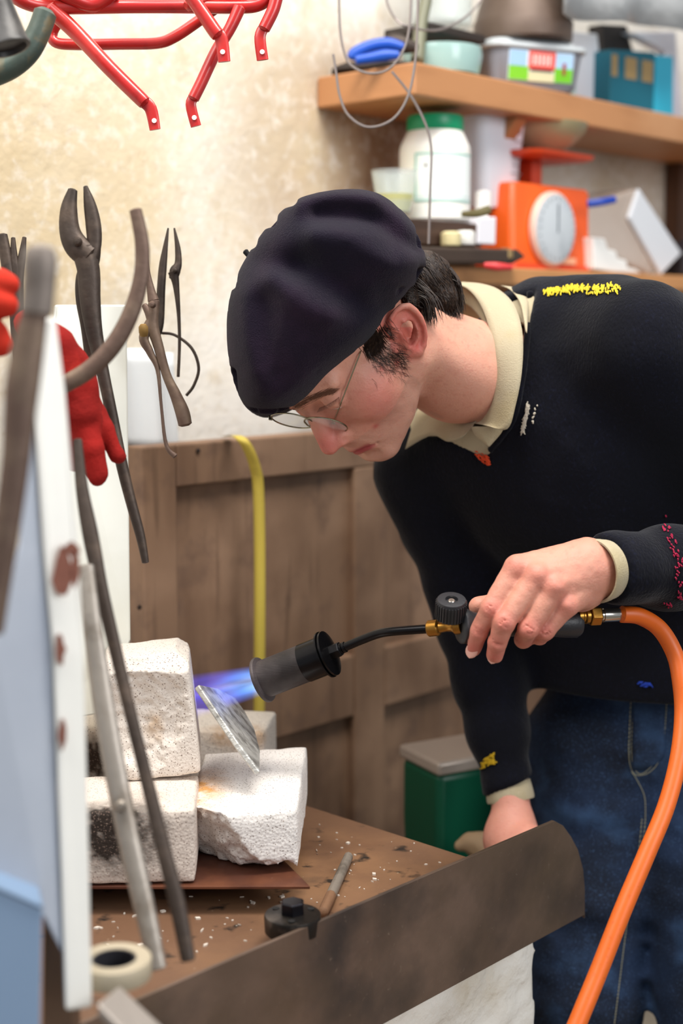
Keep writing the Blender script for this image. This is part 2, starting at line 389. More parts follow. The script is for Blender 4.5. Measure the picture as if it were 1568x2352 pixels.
# ------------------------------------------------------------------ firebricks on a raised rusty sheet
M['brick'] = mat('firebrick', '#e6dcd2', .95, bump=[(330, .5, 'v', .001), (60, .25)], tone=True, var=[(330, '#7d685c', .27, .13, 'v'), (480, '#a08b7d', .22, .10, 'v')])
M['sheet'] = mat('rusty_sheet', '#5a3325', .45, .35, bump=[(80, .25)], var=[(18, '#7a4a33', .45, .65), (220, '#cbb9a8', .72, .8)])
ZS = ZB+.030
c1 = PZ(712, 2036, ZS); c0 = PZ(150, 2036, ZS); dsh = nrm(c1-c0); bk = np.array([-dsh[1], dsh[0], 0]); bk = nrm(bk*.92-dsh*.38)
sh = thing('metal_sheet', 'rust-brown sheet under the firebricks, raised above the bench', 'metal sheet', (c0+c1)/2-Z*.03)
MB().prism([c0-dsh*.1, c1, c1+bk*.36, c0-dsh*.1+bk*.36], -Z*.003).build('plate', M['sheet'], sh, bevel=.0006)
for t in (.12, .22, .30):
    MB().box(c0*.45+c1*.55+bk*t-dsh*.1-Z*.0165, (.2, .012, .0135), (dsh, np.cross(Z, dsh), Z)).build('spacer', M['sheet'], sh, bevel=.001)

def brick(name_label, c, h, ax, cuts=(), chip=.0025, soot=None, rust=(), base='#e6dcd2', res=.0021, extra=None):
    """c centre, h half sizes, ax axes; cuts: (point, normal, noise)"""
    ax = [nrm(q) for q in ax]; C = np.array(c, float)
    def f(p):
        d = sd_box(p, C, h, ax, .004)
        n1 = pnoise(p, 60, 1); n2 = pnoise(p, 170, 2); n3 = pnoise(p, 420, 3)
        edge = np.sort(np.abs((p-V(C)) @ np.array(ax, F32).T)-V(h), axis=1)[:, 1]           # near an edge?
        d = d+np.clip(1+edge/F32(.012), 0, 1)*F32(chip)*(1+n1)*F32(.7)+n3*F32(.0003)
        for q in cuts:
            pp, nn, am = q[:3]; nn = V(nrm(nn)); e = (p-V(pp)) @ nn
            if len(q) > 3: e = sd_sphere(p, pp, q[3])*-1
            e = e+F32(am)*(n1+.5*n2+.25*n3)
            d = np.maximum(d, e)
        return d
    R = float(np.linalg.norm(h))+.01
    ext = sum(np.abs(ax[i])*h[i] for i in range(3))+.008
    v, fc = sdf_mesh(f, C-ext, C+ext, res)
    col = np.tile(np.array(H(base)[:3]), (len(v), 1)); n = pnoise(v.astype(F32), 25, 5); col *= (1+.05*n)[:, None]
    for pp, r, cc, st_ in rust:
        k = np.clip(1-np.linalg.norm((v-pp)/r, axis=1), 0, 1)*st_*(1+.5*pnoise(v.astype(F32), 70, 8)+.4*pnoise(v.astype(F32), 260, 9)); k = np.clip(k, 0, 1)[:, None]
        col = col*(1-k)+np.array(H(cc)[:3])*k
    o = arr_mesh('firebrick', v, fc, M['brick'], cols=col); tag(o, name_label, 'brick'); return o
zt1 = ZS+.0005
# front left, sooty (76 mm thick)
fl_ = PZ(457, 2030, zt1); L1 = nrm(dsh*.995+np.array([0, .06, 0])); D1 = nrm(np.cross(Z, L1)+L1*-.05)
cL = fl_-L1*.098+D1*.057+Z*.038
brick('pale firebrick with a black sooty patch, lying at the front left of the stack', cL, (.098, .057, .038), (L1, np.cross(Z, L1), Z),
      rust=[(P(262, 1925, 1.38), np.array([.062, .06, .052]), '#2b211a', 2.2), (P(330, 1815, 1.43), np.array([.03, .03, .02]), '#6a5a50', .5)], base='#d8cbbf')
# right, broken underneath
zt2 = zt1+.066
fr = PZ(744, 1864, zt2); br = PZ(650, 1722, zt2); D2 = nrm(br-fr); L2 = nrm(PZ(480, 1862, zt2)-fr); N2 = nrm(np.cross(D2, Z))
hL = float(np.linalg.norm(PZ(478, 1860, zt2)-fr))/2
c2 = fr+L2*hL+D2*.105-Z*.033
brick('white broken firebrick with jagged lower edge and orange scorch, at the right', c2, (hL, .105, .033), (L2, D2, Z),
      cuts=[(P(540, 1900, 1.41), nrm(L2*.62-D2*.62-Z*.42), .005), (P(735, 1985, 1.40), nrm(-L2*.45-Z*.75-D2*.45), .003), (P(600, 1975, 1.40), nrm(-Z-D2*.45+L2*.12), .006)],
      rust=[(P(450, 1800, 1.48), np.array([.045, .09, .03]), '#d39a5c', 1.1)], base='#f0eae4')
# slab behind right
c5 = P(560, 1700, 1.66); c5[2] = zt1+.033
brick('pale firebrick lying at the back behind the hammered plate', PZ(545, 1690, zt2)-Z*.033+np.array([-.045, .072, 0]), (.082, .05, .033), (nrm(L2+D2*.1), np.cross(Z, nrm(L2+D2*.1)), Z),
      rust=[(PZ(545, 1690, zt2), np.array([.06, .06, .03]), '#b98a52', 1.2)], base='#e9dfd2')
# back left with dark broken front
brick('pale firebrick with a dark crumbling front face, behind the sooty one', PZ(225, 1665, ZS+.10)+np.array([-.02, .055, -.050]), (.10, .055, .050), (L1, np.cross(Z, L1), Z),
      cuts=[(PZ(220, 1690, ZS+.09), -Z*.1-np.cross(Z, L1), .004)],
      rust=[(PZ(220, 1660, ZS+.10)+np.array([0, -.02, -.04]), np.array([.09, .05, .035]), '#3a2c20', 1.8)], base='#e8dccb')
# standing brick on top
zk = zt1+.0765
nb = PZ(385, 1800, zk); hgt = .128
X3 = nrm(np.array([1, .10, -.0])); Y3 = np.cross(Z, X3); Z3 = nrm(Z-X3*.10+Y3*.02); X3 = nrm(np.cross(Y3, Z3))
c3 = PZ(363, 1795, zk)+Y3*.055+Z3*(hgt/2)
brick('upright broken firebrick standing on top of the stack, front face chipped', c3, (.0455, .055, hgt/2), (X3, Y3, Z3),
      cuts=[(c3-Y3*(.055+.150-.015)-X3*.022+Z3*.010, (0, 0, 1), .004, .150), (c3+Z3*.062+X3*.035, nrm(Z3*.8+X3*.7), .0015), (c3-Z3*.062-X3*.03, nrm(-Z3-X3*.8), .004), (c3+Z3*.055-Y3*.045, nrm(Z3-Y3*.75), .0025)],
      rust=[(P(345, 1680, 1.46), np.array([.02, .03, .03]), '#b8863a', 1.5)], base='#ded3c8')

# hammered plate
tip = P(597, 1772, 1.455); tl = P(456, 1572, 1.50); tr = P(540, 1602, 1.60); rt = P(588, 1672, 1.57)
nn = nrm(np.cross(tl-tip, tr-tip)); 
if nn[0] < 0: nn = -nn
def pj(q): q = np.array(q); return q-nn*np.dot(q-tip, nn)
poly = [tip, P(548, 1705, 1.465)*.5+pj(P(548, 1705, 1.465))*.5, tl, pj(P(498, 1582, 1.56)), pj(tr), pj(P(568, 1634, 1.59)), pj(rt), pj(P(597, 1725, 1.52))]
poly = [pj(q) for q in poly]
M['ham'] = mat('hammered_metal', '#d2d0ca', .42, .55, bump=[((40, 160, 60), .8, 'n', .004), (160, .5, 'n', .001)], var=[(70, '#8d8a85', .45, .65)])
hp = MB().prism(poly, -nn*.0065).build('hammered_plate', M['ham'], bevel=.0015); tag(hp, 'shiny hammered metal plate heated by the flame, leaning on the bricks', 'metal plate')
# ================================================================== the man
HL = np.array([.66418, -.74507, .06105]); HF = np.array([-.34348, -.37669, -.86031]); HU = np.array([-.66399, -.55043, .50611])
HC = np.array([.01057, 1.57091, 1.39817]); HS = 1.0264
def hw(x, y, z): return HC+(HL*x+HF*y+HU*z)*(HS/1000)          # head-frame millimetres -> room
HM = np.stack([HL, HF, HU]).astype(F32)
def sd_poly(x, y, poly):
    poly = np.array(poly, F32); n = len(poly); d = np.full(len(x), 1e9, F32); s = np.zeros(len(x), bool)
    for i in range(n):
        a = poly[i]; b = poly[(i+1) % n]; e = b-a; wx = x-a[0]; wy = y-a[1]
        t = np.clip((wx*e[0]+wy*e[1])/max(float(e@e), 1e-12), 0, 1); d = np.minimum(d, (wx-e[0]*t)**2+(wy-e[1]*t)**2)
        c = ((a[1] > y) != (b[1] > y)); s ^= c & (x < a[0]+(y-a[1])*(e[0]/(e[1] if abs(e[1]) > 1e-9 else 1e-9)))
    d = np.sqrt(d); return np.where(s, -d, d)
# ear: drawn in its own plane
en = nrm(HL*math.cos(.42)+HF*math.sin(.42)); eO = hw(76, -6, 0)
def ep(x, y, lift=0): return PN(820+x/6.03, 620+y/6.03, eO, en)+en*lift
eu = nrm(HU-en*np.dot(HU, en)); ev = np.cross(en, eu)
def e2(x, y): q = ep(x, y)-eO; return (float(q@eu), float(q@ev))
OUT = [(400, 760), (450, 650), (510, 560), (590, 500), (690, 490), (770, 550), (840, 650), (890, 770), (912, 900), (905, 1020), (890, 1100), (850, 1140), (790, 1160), (720, 1165), (650, 1080), (560, 980), (420, 900)]
OUT2 = [e2(*q) for q in OUT]
def ech(pts, r, lift): return [tuple(ep(x, y, lift))+(r if not hasattr(r, '__len__') else r[i],) for i, (x, y) in enumerate(pts)]
HELIX = ech([(600, 850), (520, 830), (450, 760), (445, 660), (510, 560), (590, 495), (690, 485), (775, 550), (850, 650), (897, 770), (915, 900), (905, 1010)], [.0015, .002, .0024, .0028, .003, .0034, .0036, .0036, .0036, .0034, .0032, .0026], .0035)
ANTI = ech([(620, 700), (730, 715), (800, 780), (835, 870), (820, 950), (770, 1010), (735, 1050)], [.0018, .0024, .0028, .0030, .0028, .0028, .0026], .0032)
TRAG = ech([(590, 890), (630, 970), (660, 1040)], [.0026, .0036, .0028], .003)
LOBE = ech([(760, 1110), (840, 1120), (880, 1060)], [.0056, .0058, .0045], .0012)
def f_head(p):
    q = ((p-V(HC)) @ HM.T)*F32(1000/HS); x = q[:, 0]; ax_ = np.abs(x); s = np.stack([ax_, q[:, 1], q[:, 2]], 1)
    d = sd_ell(s, (0, -18, 46), (75, 97, 84))
    d = smin(d, sd_ell(s, (0, 22, 48), (61, 74, 48)), 14)
    d = smin(d, sd_ell(s, (0, 32, -6), (61, 60, 74)), 16)
    d = smin(d, sd_ell(s, (0, 40, -50), (50, 50, 44)), 14)
    d = smin(d, sd_cap(s, (54, 0, -44), (16, 78, -84), 15, 14), 22)
    d = smin(d, sd_cap(s, (58, 4, -5), (54, 0, -44), 12, 14), 20)
    d = smin(d, sd_ell(s, (0, 82, -83), (20, 17, 15)), 14)
    d = smin(d, sd_ell(s, (45, 52, -12), (20, 26, 24)), 30)
    d = smin(d, sd_cap(s, (8, 88, 38), (46, 72, 40), 9, 8), 12)
    d = smin(d, sd_ell(s, (0, 78, -46), (31, 23, 27)), 18)
    d = smax(d, -sd_ell(s, (33, 101, 20), (19, 15, 12)), 14)
    d = smin(d, sd_sphere(s, (32, 76, 20), 14.0), 3)
    d = smin(d, sd_chain(s, [(0, 86, 32, 5.5), (0, 96, 10, 7.2), (0, 105, -10, 9.6), (0, 112.5, -23, 9.8)]), 10)
    d = smin(d, sd_ell(s, (10, 99, -27), (8, 11, 8.5)), 8)
    d = smax(d, -sd_ell(s, (6.5, 107, -38), (3, 5, 4.5)), 2.5)
    d = smin(d, sd_cap(s, (0, 98.5, -52), (22, 87, -57), 5.8, 3.0), 5)
    d = smin(d, sd_cap(s, (0, 96.5, -63), (19, 87, -62), 6.4, 3.4), 5)
    d = smax(d, -sd_chain(s, [(0, 105, -57.5, 1.4), (14, 99, -58.5, 1.3), (26, 89, -61, 1.2)]), 3)
    d = smax(d, -sd_cap(s, (0, 104, -73), (14, 98, -73), 5, 4), 9)
    d = smax(d, -sd_chain(s, [(17, 104, -26, .8), (28, 96, -42, .9), (34, 90, -56, .6)]), 6)
    lid = sd_chain(s, [(19, 89.5, 15.5, .5), (27, 92.8, 12.2, .5), (36, 92, 12.4, .5), (45, 85.5, 17, .5)]); d = smax(d, -lid, 1.5)
    d = d+pnoise(s, .11, 3)*F32(.5)
    d = d*F32(HS/1000)
    # neck
    nk = sd_chain(p, [tuple(hw(0, -30, -20))+(.056,), tuple(P(1050, 850, 1.635))+(.0565,), tuple(P(1185, 862, 1.68))+(.056,)], .02)
    nk = smin(nk, sd_cap(p, hw(52, -18, -12), P(1130, 900, 1.62), .015, .012), .03)
    d = smin(d, nk, .016)
    # ear
    r = p-V(eO); a = r @ V(eu); b = r @ V(ev); c = r @ V(en)
    pl = sd_poly(a, b, OUT2); plate = np.maximum(pl, np.abs(c)-F32(.0022))
    ear = smin(plate, sd_chain(p, HELIX), .003)
    ear = smin(ear, sd_chain(p, ANTI), .003)
    ear = smin(ear, sd_chain(p, LOBE), .005)
    d = smin(d, ear, .006)
    d = smax(d, -sd_chain(p, ech([(500, 700), (560, 600), (680, 585), (780, 670), (848, 790), (862, 900), (840, 990)], .0021, .0045)), .0025)
    d = smax(d, -sd_cap(p, ep(690, 800, .004), ep(690, 960, .004), .0085, .0068), .003)
    d = smin(d, sd_chain(p, TRAG), .004)
    return d
def tone_skin(v, head=True):
    base = np.array(H('#d8a089')[:3]); n = len(v); c = np.tile(base, (n, 1)); vf = v.astype(F32)
    nz = pnoise(vf, 45, 1)*.5+pnoise(vf, 110, 2)*.5
    def mix(c, k, h): k = np.clip(k, 0, 1)[:, None]; return c*(1-k)+np.array(H(h)[:3])*k
    c = mix(c, .25+.45*nz, '#cf8d78'); c = mix(c, .5*np.clip(pnoise(vf, 260, 5)-.35, 0, 1), '#b9685a')
    if head:
        q = ((v-HC) @ HM.T.astype(float))*(1000/HS); x = np.abs(q[:, 0]); y = q[:, 1]; z = q[:, 2]
        def g(cx, cy, cz, r, k): return k*np.exp(-(((x-cx)/r)**2+((y-cy)/r)**2+((z-cz)/r)**2))
        c = mix(c, g(0, 112, -18, 22, .85)+g(50, 58, -12, 30, .72), '#c8625a')
        c = mix(c, 1.15*g(12, 97, -58, 20, 1)*np.exp(-((z+58)/7.0)**4)*(x < 24), '#a9484a')
        c = mix(c, .34*((z < -38) & (y > 20))*(1-np.exp(-((z+57.5)/9)**2)*(x < 26)), '#b28a78')
        e = v-eO; ee = np.exp(-(np.maximum(np.linalg.norm(e, axis=1)-.024, 0)/.012)**2)*(np.abs(q[:, 0]) > 70)*(q[:, 0] > 0)
        c = mix(c, ee*(.6+.3*nz), '#d35f58')
        cc = v-ep(700, 800, 0); c = mix(c, .9*np.exp(-(np.linalg.norm(v-ep(690, 880, 0), axis=1)/.0125)**4), '#a04a3a')  # shade of the ear hollow painted as a dark red tone
        sbn = v-P(868, 815, 1.5); c = mix(c, .42*np.exp(-((sbn@RX)/.022)**2-((sbn@UP)/.018)**2)*(q[:, 0] > 30)*(np.abs(sbn@FW) < .06), '#6b4a3c')
        for s_, r_ in (((61, 50, -8), 1.5), ((68, 20, -14), 1.6), ((52, 72, -16), 1.2), ((66, 36, 2), 1.2), ((40, 80, -40), 1.2)):
            c = mix(c, .7*np.exp(-(((q[:, 0]-s_[0])**2+(y-s_[1])**2+(z-s_[2])**2)/(r_*3)**2)), '#b8423c')
        c = mix(c, .30*np.exp(-((z-14.)/1.6)**2)*(x > 17)*(x < 47)*(y > 80), '#6e4438')
    return c
M['skin'] = mat('skin', '#dba78f', .48, tone=True, sss=.22, bump=[(420, .25), (1400, .15)], var=[(190, '#c98a76', .60, .85)], spec=.4)

vh, fh = sdf_mesh(f_head, np.array([-.17, 1.40, 1.17]), np.array([.29, 1.80, 1.52]), .0018)
# limit the fine block to what the clothes leave open
ch_ = tone_skin(vh)

# left hand closed on the torch handle, forearm inside the sleeve
HAND = [
 [(1187, 1304, 1.428, .0128), (1127, 1398, 1.418, .0103), (1099, 1451, 1.428, .0094), (1086, 1488, 1.440, .0086)],
 [(1232, 1323, 1.418, .0132), (1158, 1430, 1.408, .0104), (1142, 1476, 1.420, .0095), (1136, 1504, 1.433, .0087)],
 [(1272, 1348, 1.415, .0128), (1213, 1444, 1.412, .0102), (1202, 1468, 1.436, .0094), (1216, 1462, 1.462, .0088)],
 [(1301, 1390, 1.420, .0115), (1251, 1448, 1.421, .0096), (1238, 1462, 1.440, .0086), (1252, 1455, 1.462, .0078)]]
def ch(pts): return [tuple(P(x, y, d))+(r,) for x, y, d, r in pts]
PALM = [[HAND[i][0], q] for i, q in enumerate([(1345, 1272, 1.450, .0160), (1355, 1290, 1.446, .0190), (1362, 1318, 1.446, .0190), (1362, 1345, 1.452, .0160)])]
THUMB = [(1335, 1330, 1.472, .019), (1232, 1372, 1.488, .0165), (1150, 1388, 1.486, .0125), (1098, 1392, 1.470, .0098)]
def f_hand(p):
    d = None
    for q in PALM: e = sd_chain(p, ch([q[0], q[1]])); d = e if d is None else smin(d, e, .011)
    d = smin(d, sd_chain(p, ch([(1240, 1350, 1.442, .016), (1330, 1365, 1.458, .018)])), .016)
    for i, q in enumerate(HAND):
        e = sd_chain(p, ch(q), .002)
        for (x, y, dd, r), k in ((q[1], .0018), (q[0], .0050)): e = smin(e, sd_sphere(p, P(x, y, dd-k*.8), r*.82), .006)
        d = smin(d, e, .0030)
    d = smin(d, sd_chain(p, ch(THUMB), .004), .010)
    d = smin(d, sd_chain(p, ch([(1350, 1310, 1.450, .024), (1420, 1312, 1.470, .026), (1500, 1300, 1.50, .031)]), .01), .014)
    for q in HAND:                                     # skin folds over the finger joints
        for j in (1, 2):
            a = np.array(q[j]); b = np.array(q[j-1]); t = (a[:2]-b[:2])/np.linalg.norm(a[:2]-b[:2]); nx = np.array([-t[1], t[0]])
            for o_ in (-4, 2, 7):
                m0 = a[:2]+t*o_; e = sd_cap(p, P(*(m0-nx*13), a[2]-a[3]*.99), P(*(m0+nx*13), a[2]-a[3]*.93), .0004, .0004); d = smax(d, -e, .0016)
    # tendons
    for i, q in enumerate(PALM): d = smin(d, sd_cap(p, P(q[0][0], q[0][1], q[0][2]-.0105), P(q[1][0], q[1][1], q[1][2]-.0158), .0022, .0014), .006)
    return d+pnoise(p, 160, 4)*F32(.00035)
lo = P(1065, 1540, 1.5); vl, flh = sdf_mesh(f_hand, np.array([P(1060, 1400, 1.5)[0], 1.30, P(1200, 1545, 1.45)[2]-.01]), np.array([P(1440, 1300, 1.45)[0], 1.53, P(1200, 1225, 1.45)[2]]), .0013)
cl = tone_skin(vl, False)
def mixc(c, k, h): k = np.clip(k, 0, 1)[:, None]; return c*(1-k)+np.array(H(h)[:3])*k
cl = mixc(cl, np.full(len(vl), .38), '#c67f6c')
for q in HAND:
    for j, s_ in ((0, .5), (1, .65), (2, .55), (3, .75)):
        cl = mixc(cl, s_*np.exp(-(np.linalg.norm(vl-P(q[j][0], q[j][1], q[j][2]-.008), axis=1)/.011)**2), '#c9645a')
# right hand hanging behind the plate
RH = [(1163, 1770, 1.755, .022), (1171, 1835, 1.745, .0225), (1178, 1890, 1.735, .0265), (1188, 1945, 1.725, .031)]
RF = [[(1150+i*22, 1985, 1.735-.012*i, .012), (1142+i*24, 2040, 1.735-.015*i, .0098), (1144+i*24, 2080, 1.75-.015*i, .0088), (1150+i*23, 2105, 1.765-.015*i, .0078)] for i in range(4)]
RF[0] = [(q[0], q[1]-12, q[2], q[3]) for q in RF[0]]; RF[3] = [(q[0], q[1]-8, q[2], q[3]) for q in RF[3]]
RT = [(1215, 1930, 1.70, .018), (1235, 1985, 1.68, .0125), (1232, 2030, 1.68, .010)]
def f_rhand(p):
    d = sd_chain(p, ch(RH), .004)
    d = smin(d, sd_cap(p, P(1160, 1930, 1.73), P(1205, 1960, 1.70), .026, .026), .02)
    for q in RF: d = smin(d, sd_chain(p, ch([(1185, 1940, 1.72, .022), q[0]]+q[1:]), .003), .006)
    return smin(d, sd_chain(p, ch(RT), .003), .012)
c_ = P(1190, 1940, 1.73); vr, frh = sdf_mesh(f_rhand, c_-[.07, .09, .14], c_+[.08, .09, .13], .0022)
cr = mixc(tone_skin(vr, False), np.full(len(vr), .35), '#cf7f74')

# torso, arms and legs under the clothes
Ls = P(1470, 800, 1.60); Rs = P(985, 1085, 1.79); PEL = P(1500, 1650, 1.90); WST = P(1465, 1450, 1.84); CHE = P(1340, 1090, 1.74); NEK = P(1195, 862, 1.68)
LAT = nrm(Ls-Rs); SPN = nrm(NEK-PEL); FRT = nrm(np.cross(LAT, SPN)); 
if FRT[1] > 0: FRT = -FRT
TM = np.stack([LAT, FRT, nrm(np.cross(LAT, FRT))])
Le = P(1770, 1250, 1.66); Re = P(1090, 1450, 1.80)
def f_torso(p, g=0.0):
    d = sd_ell(p, CHE, (.165+g, .115+g, .20+g), TM)
    d = smin(d, sd_ell(p, WST, (.145+g, .105+g, .17+g), TM), .05)
    d = smin(d, sd_chain(p, [tuple(Rs)+(.05+g,), tuple(P(1140, 930, 1.74))+(.062+g,), tuple(P(1260, 800, 1.70))+(.066+g,), tuple(P(1390, 778, 1.65))+(.058+g,), tuple(Ls)+(.057+g,)], .02), .045)
    return d
def f_body(p):
    d = smax(f_torso(p, -.012), -(sd_cap(p, P(700, 850, 1.60), P(1120, 860, 1.65), .10, .075)), .01)
    d = smin(d, sd_ell(p, PEL, (.12, .085, .10), TM), .03)
    d = smin(d, sd_chain(p, [tuple(Rs)+(.042,), tuple(Re)+(.036,), tuple(P(1165, 1780, 1.755))+(.021,)], .01), .02)
    d = smin(d, sd_chain(p, [tuple(Ls)+(.042,), tuple(Le)+(.036,), tuple(P(1470, 1305, 1.49))+(.029,)], .01), .02)
    for q in LEGS: d = smin(d, sd_chain(p, [tuple(c)+(r-.02,) for c, r in q], .01), .03)
    return d
def foot(x, y): return np.array([x, y, .0])
k1 = P(1345, 2290, 1.84); k2 = P(1655, 2290, 1.78)
LEGS = [[(P(1385, 1720, 1.90), .103), (P(1362, 2010, 1.87), .088), (k1, .071), (np.array([k1[0]-.01, k1[1]+.03, .12]), .062)],
        [(P(1600, 1720, 1.87), .106), (P(1640, 2010, 1.82), .092), (k2, .078), (np.array([k2[0]+.01, k2[1]+.03, .12]), .064)]]
vb, fb = sdf_mesh(f_body, np.array([.02, 1.2, .10]), np.array([.72, 2.2, 1.62]), .009)
cb = tone_skin(vb, False)
vert = np.concatenate([vb, vh, vl, vr]); n0, n1, n2 = len(vb), len(vb)+len(vh), len(vb)+len(vh)+len(vl)
face = np.concatenate([fb, fh+n0, flh+n1, frh+n2]); cols = np.concatenate([cb, ch_, cl, cr])
base = np.array([PEL[0], PEL[1], 0])
man = arr_mesh('person', vert, face, M['skin'], cols=cols, base=base)
tag(man, 'man in a dark beret and navy sweater bending over the bench with a gas torch', 'person')
from mathutils.bvhtree import BVHTree
def bvh(v, f): return BVHTree.FromPolygons([tuple(map(float, q)) for q in v], [tuple(map(int, q)) for q in f])
bh = bvh(vh, fh)
def cast(tree, x, y, lift=.0005):
    h_ = tree.ray_cast(Vector(C0), Vector(nrm(ray(x, y))))
    if h_[0] is None: return None
    return np.array(h_[0])+np.array(h_[1])*lift, np.array(h_[1])

# eyes: a narrow open slit shows the eyeball
M['eye'] = mat('eye', '#e9e2da', .15)
for s_ in (1, -1):
    MB().lathe([(12.2*math.sin(t)/1000, -12.2*math.cos(t)/1000) for t in np.linspace(.01, math.pi-.01, 16)], hw(32*s_, 77.2, 17), HF, 24).build('eyeball', M['eye'], man, smooth='all')
# fingernails
M['nail'] = mat('nail', '#e2a898', .25, coat=.4)
def nail(c, along, out, w_, l_):
    along = nrm(along); out = nrm(out-along*np.dot(out, along)); sd = np.cross(along, out)
    rows = [[c+along*l_*math.cos(t)*1.0+sd*w_*math.sin(a)*math.sin(t)+out*(w_*.42*(math.cos(a*.9)-1)) for a in np.linspace(-1.5, 1.5, 9)] for t in np.linspace(.05, math.pi-.05, 9)]
    plabel(MB().grid(rows, -out*.0006).build('fingernail', M['nail'], man, smooth='all', fix=True), 'pale pink fingernail')
vd = nrm(C0-P(1087, 1487, 1.44))
nail(P(1081.5, 1496, 1.4325), P(1080, 1510, 1.44)-P(1090, 1470, 1.436), nrm(vd+RX*-.30-UP*.25), .0066, .0078)
nail(P(1130, 1513, 1.428), P(1131, 1522, 1.44)-P(1139, 1480, 1.432), nrm(vd-RX*.35-UP*.45), .0062, .0062)

# ------------------------------------------------------------------ hair
M['hair'] = mat('hair', '#2a1e18', .5, var=[(300, '#4d3a2c', .5, .75)], spec=.4, bump=[((200, 200, 30), .8)])
def f_hair(p):
    q = ((p-V(HC)) @ HM.T)*F32(1000/HS)
    d = sd_ell(q, (0, -20, 30), (79, 99, 92))*F32(HS/1000)
    d = smin(d, sd_chain(p, ch([(972, 650, 1.60, .036), (1002, 690, 1.60, .026)]), .01), .02)
    # keep: behind the ear and above the hair line
    r = p-V(P(985, 735, 1.53)); lim = r @ V(-nrm(nrm(P(1060, 700, 1.6)-P(940, 700, 1.6))*.25-UP*1.0)); d = smax(d, -(r @ V(nrm(UP*.93-RX*.36))), .006)
    d = smax(d, -((p-V(P(935, 690, 1.5))) @ V(nrm(UP*.45+RX*.9))), .006)
    return d+pnoise(p, 120, 3)*F32(.001)
hv, hf = sdf_mesh(f_hair, np.array([-.17, 1.40, 1.30]), np.array([.20, 1.76, 1.62]), .003)
hair = arr_mesh('hair', hv, hf, M['hair'], parent=man); plabel(hair, 'short dark brown hair below the beret')
bhair = bvh(hv, hf)
sm = MB()
def strand(mb, pts2, tree, r, lift, depth=1.56, fan=0):
    pts = []
    L = spline([np.array(q, float) for q in pts2], 4)
    for i, (x, y) in enumerate(L):
        h_ = cast(tree, x, y, lift)
        if h_ is None:
            if not pts: return
            pts.append(pts[-1]+(P(x, y, 1.55)-P(*L[i-1], 1.55)))
        else:
            q = h_[0]
            if pts and np.linalg.norm(q-pts[-1]) > .02: q = pts[-1]+(P(x, y, 1.55)-P(*L[i-1], 1.55))
            pts.append(q)
    n = len(pts); mb.tube(pts, [r*(1-.85*(i/(n-1))**2) for i in range(n)], 3, rnd=False, cap=False)
R_ = random.Random(3)
tips = spline([(1058, 690), (1057, 716), (1046, 728), (1030, 742), (1006, 743), (985, 738), (970, 712), (956, 700), (940, 700), (928, 695)], 10)
roots = spline([(975, 590), (1000, 592), (985, 600), (968, 618), (955, 640), (940, 660), (925, 670), (912, 678), (905, 684), (900, 690)], 10)
for i in range(1500):
    t = R_.random(); k = int(t*(len(tips)-1)); rt_ = roots[min(k, len(roots)-1)]; tp = tips[k]
    j = (R_.gauss(0, 7), R_.gauss(0, 7)); s0 = R_.random()*.45
    rt2 = rt_+(tp-rt_)*s0+np.array(j); tp2 = tp+np.array([R_.gauss(0, 5), R_.gauss(0, 8)]) - (tp-rt_)*R_.random()*.12
    md_ = (rt2+tp2)/2+np.array([9+R_.gauss(0, 3), -9+R_.gauss(0, 3)])
    strand(sm, [rt2, md_, tp2], bhair, .0008, .0006+R_.random()*.0022)
tag(plabel(sm.build('hair_strands', M['hair'], man), 'loose dark strands over the nape'), kind='stuff')
sb = MB()
for i in range(560):                                    # sideburn
    t = R_.random(); x = 838+t*60+R_.gauss(0, 6); y = 806-t*45+R_.gauss(0, 10)
    if i < 70: q = [(x-4, y-14), (x+4, y-3), (x+18+R_.gauss(0, 7), y+8+R_.gauss(0, 6))]; r = .00028
    else:
        x = 852+R_.random()*78; y = 815+R_.gauss(0, 18)+(x-852)*.15; a = R_.random()*1.6-.3; l_ = 9+R_.random()*14
        q = [(x, y), (x+l_*math.cos(a)*.6+R_.gauss(0, 2), y+l_*math.sin(a)*.6), (x+l_*math.cos(a), y+l_*math.sin(a)+4)]; r = .00013
    strand(sb, q, bh, r, .0005)
for i in range(340):
    t = R_.random(); x = 836+t*34+R_.gauss(0, 4); y = 806-t*30+R_.gauss(0, 10); strand(sb, [(x, y-12), (x+5, y), (x+12+R_.gauss(0, 4), y+13)], bh, .0004, .0005)
tag(plabel(sb.build('sideburn', M['hair'], man), 'thin curly dark sideburn'), kind='stuff')
eb = MB()
for i in range(420):                                    # eyebrow and lashes
    t = R_.random(); x = 672+t*95+R_.gauss(0, 2); y = 941-t*40-8*math.sin(t*3)+R_.gauss(0, 5*(1-t*.4)); strand(eb, [(x, y), (x+6, y-4), (x+14, y-7)], bh, .00016, .0003)
M['brow'] = mat('brow_hair', '#7c5744', .6)
tag(plabel(eb.build('eyebrow', M['brow'], man), 'brown eyebrow'), kind='stuff')
la = MB()
for i in range(24):
    t = i/23; x = 734+t*44; y = 936-t*25+3*math.sin(t*3); h_ = cast(bh, x, y, .0003)
    if h_ is None: continue
    a = h_[0]; e = -UP*.0040+HF*.002-RX*(.002-.003*t); la.tube([a, a+e*.5+vd*.001, a+e+vd*.0028], [.00022, .00016, .0001], 3, rnd=False, cap=False)
tag(plabel(la.build('eyelashes', M['hair'], man), 'dark lashes of the lowered eye'), kind='stuff')

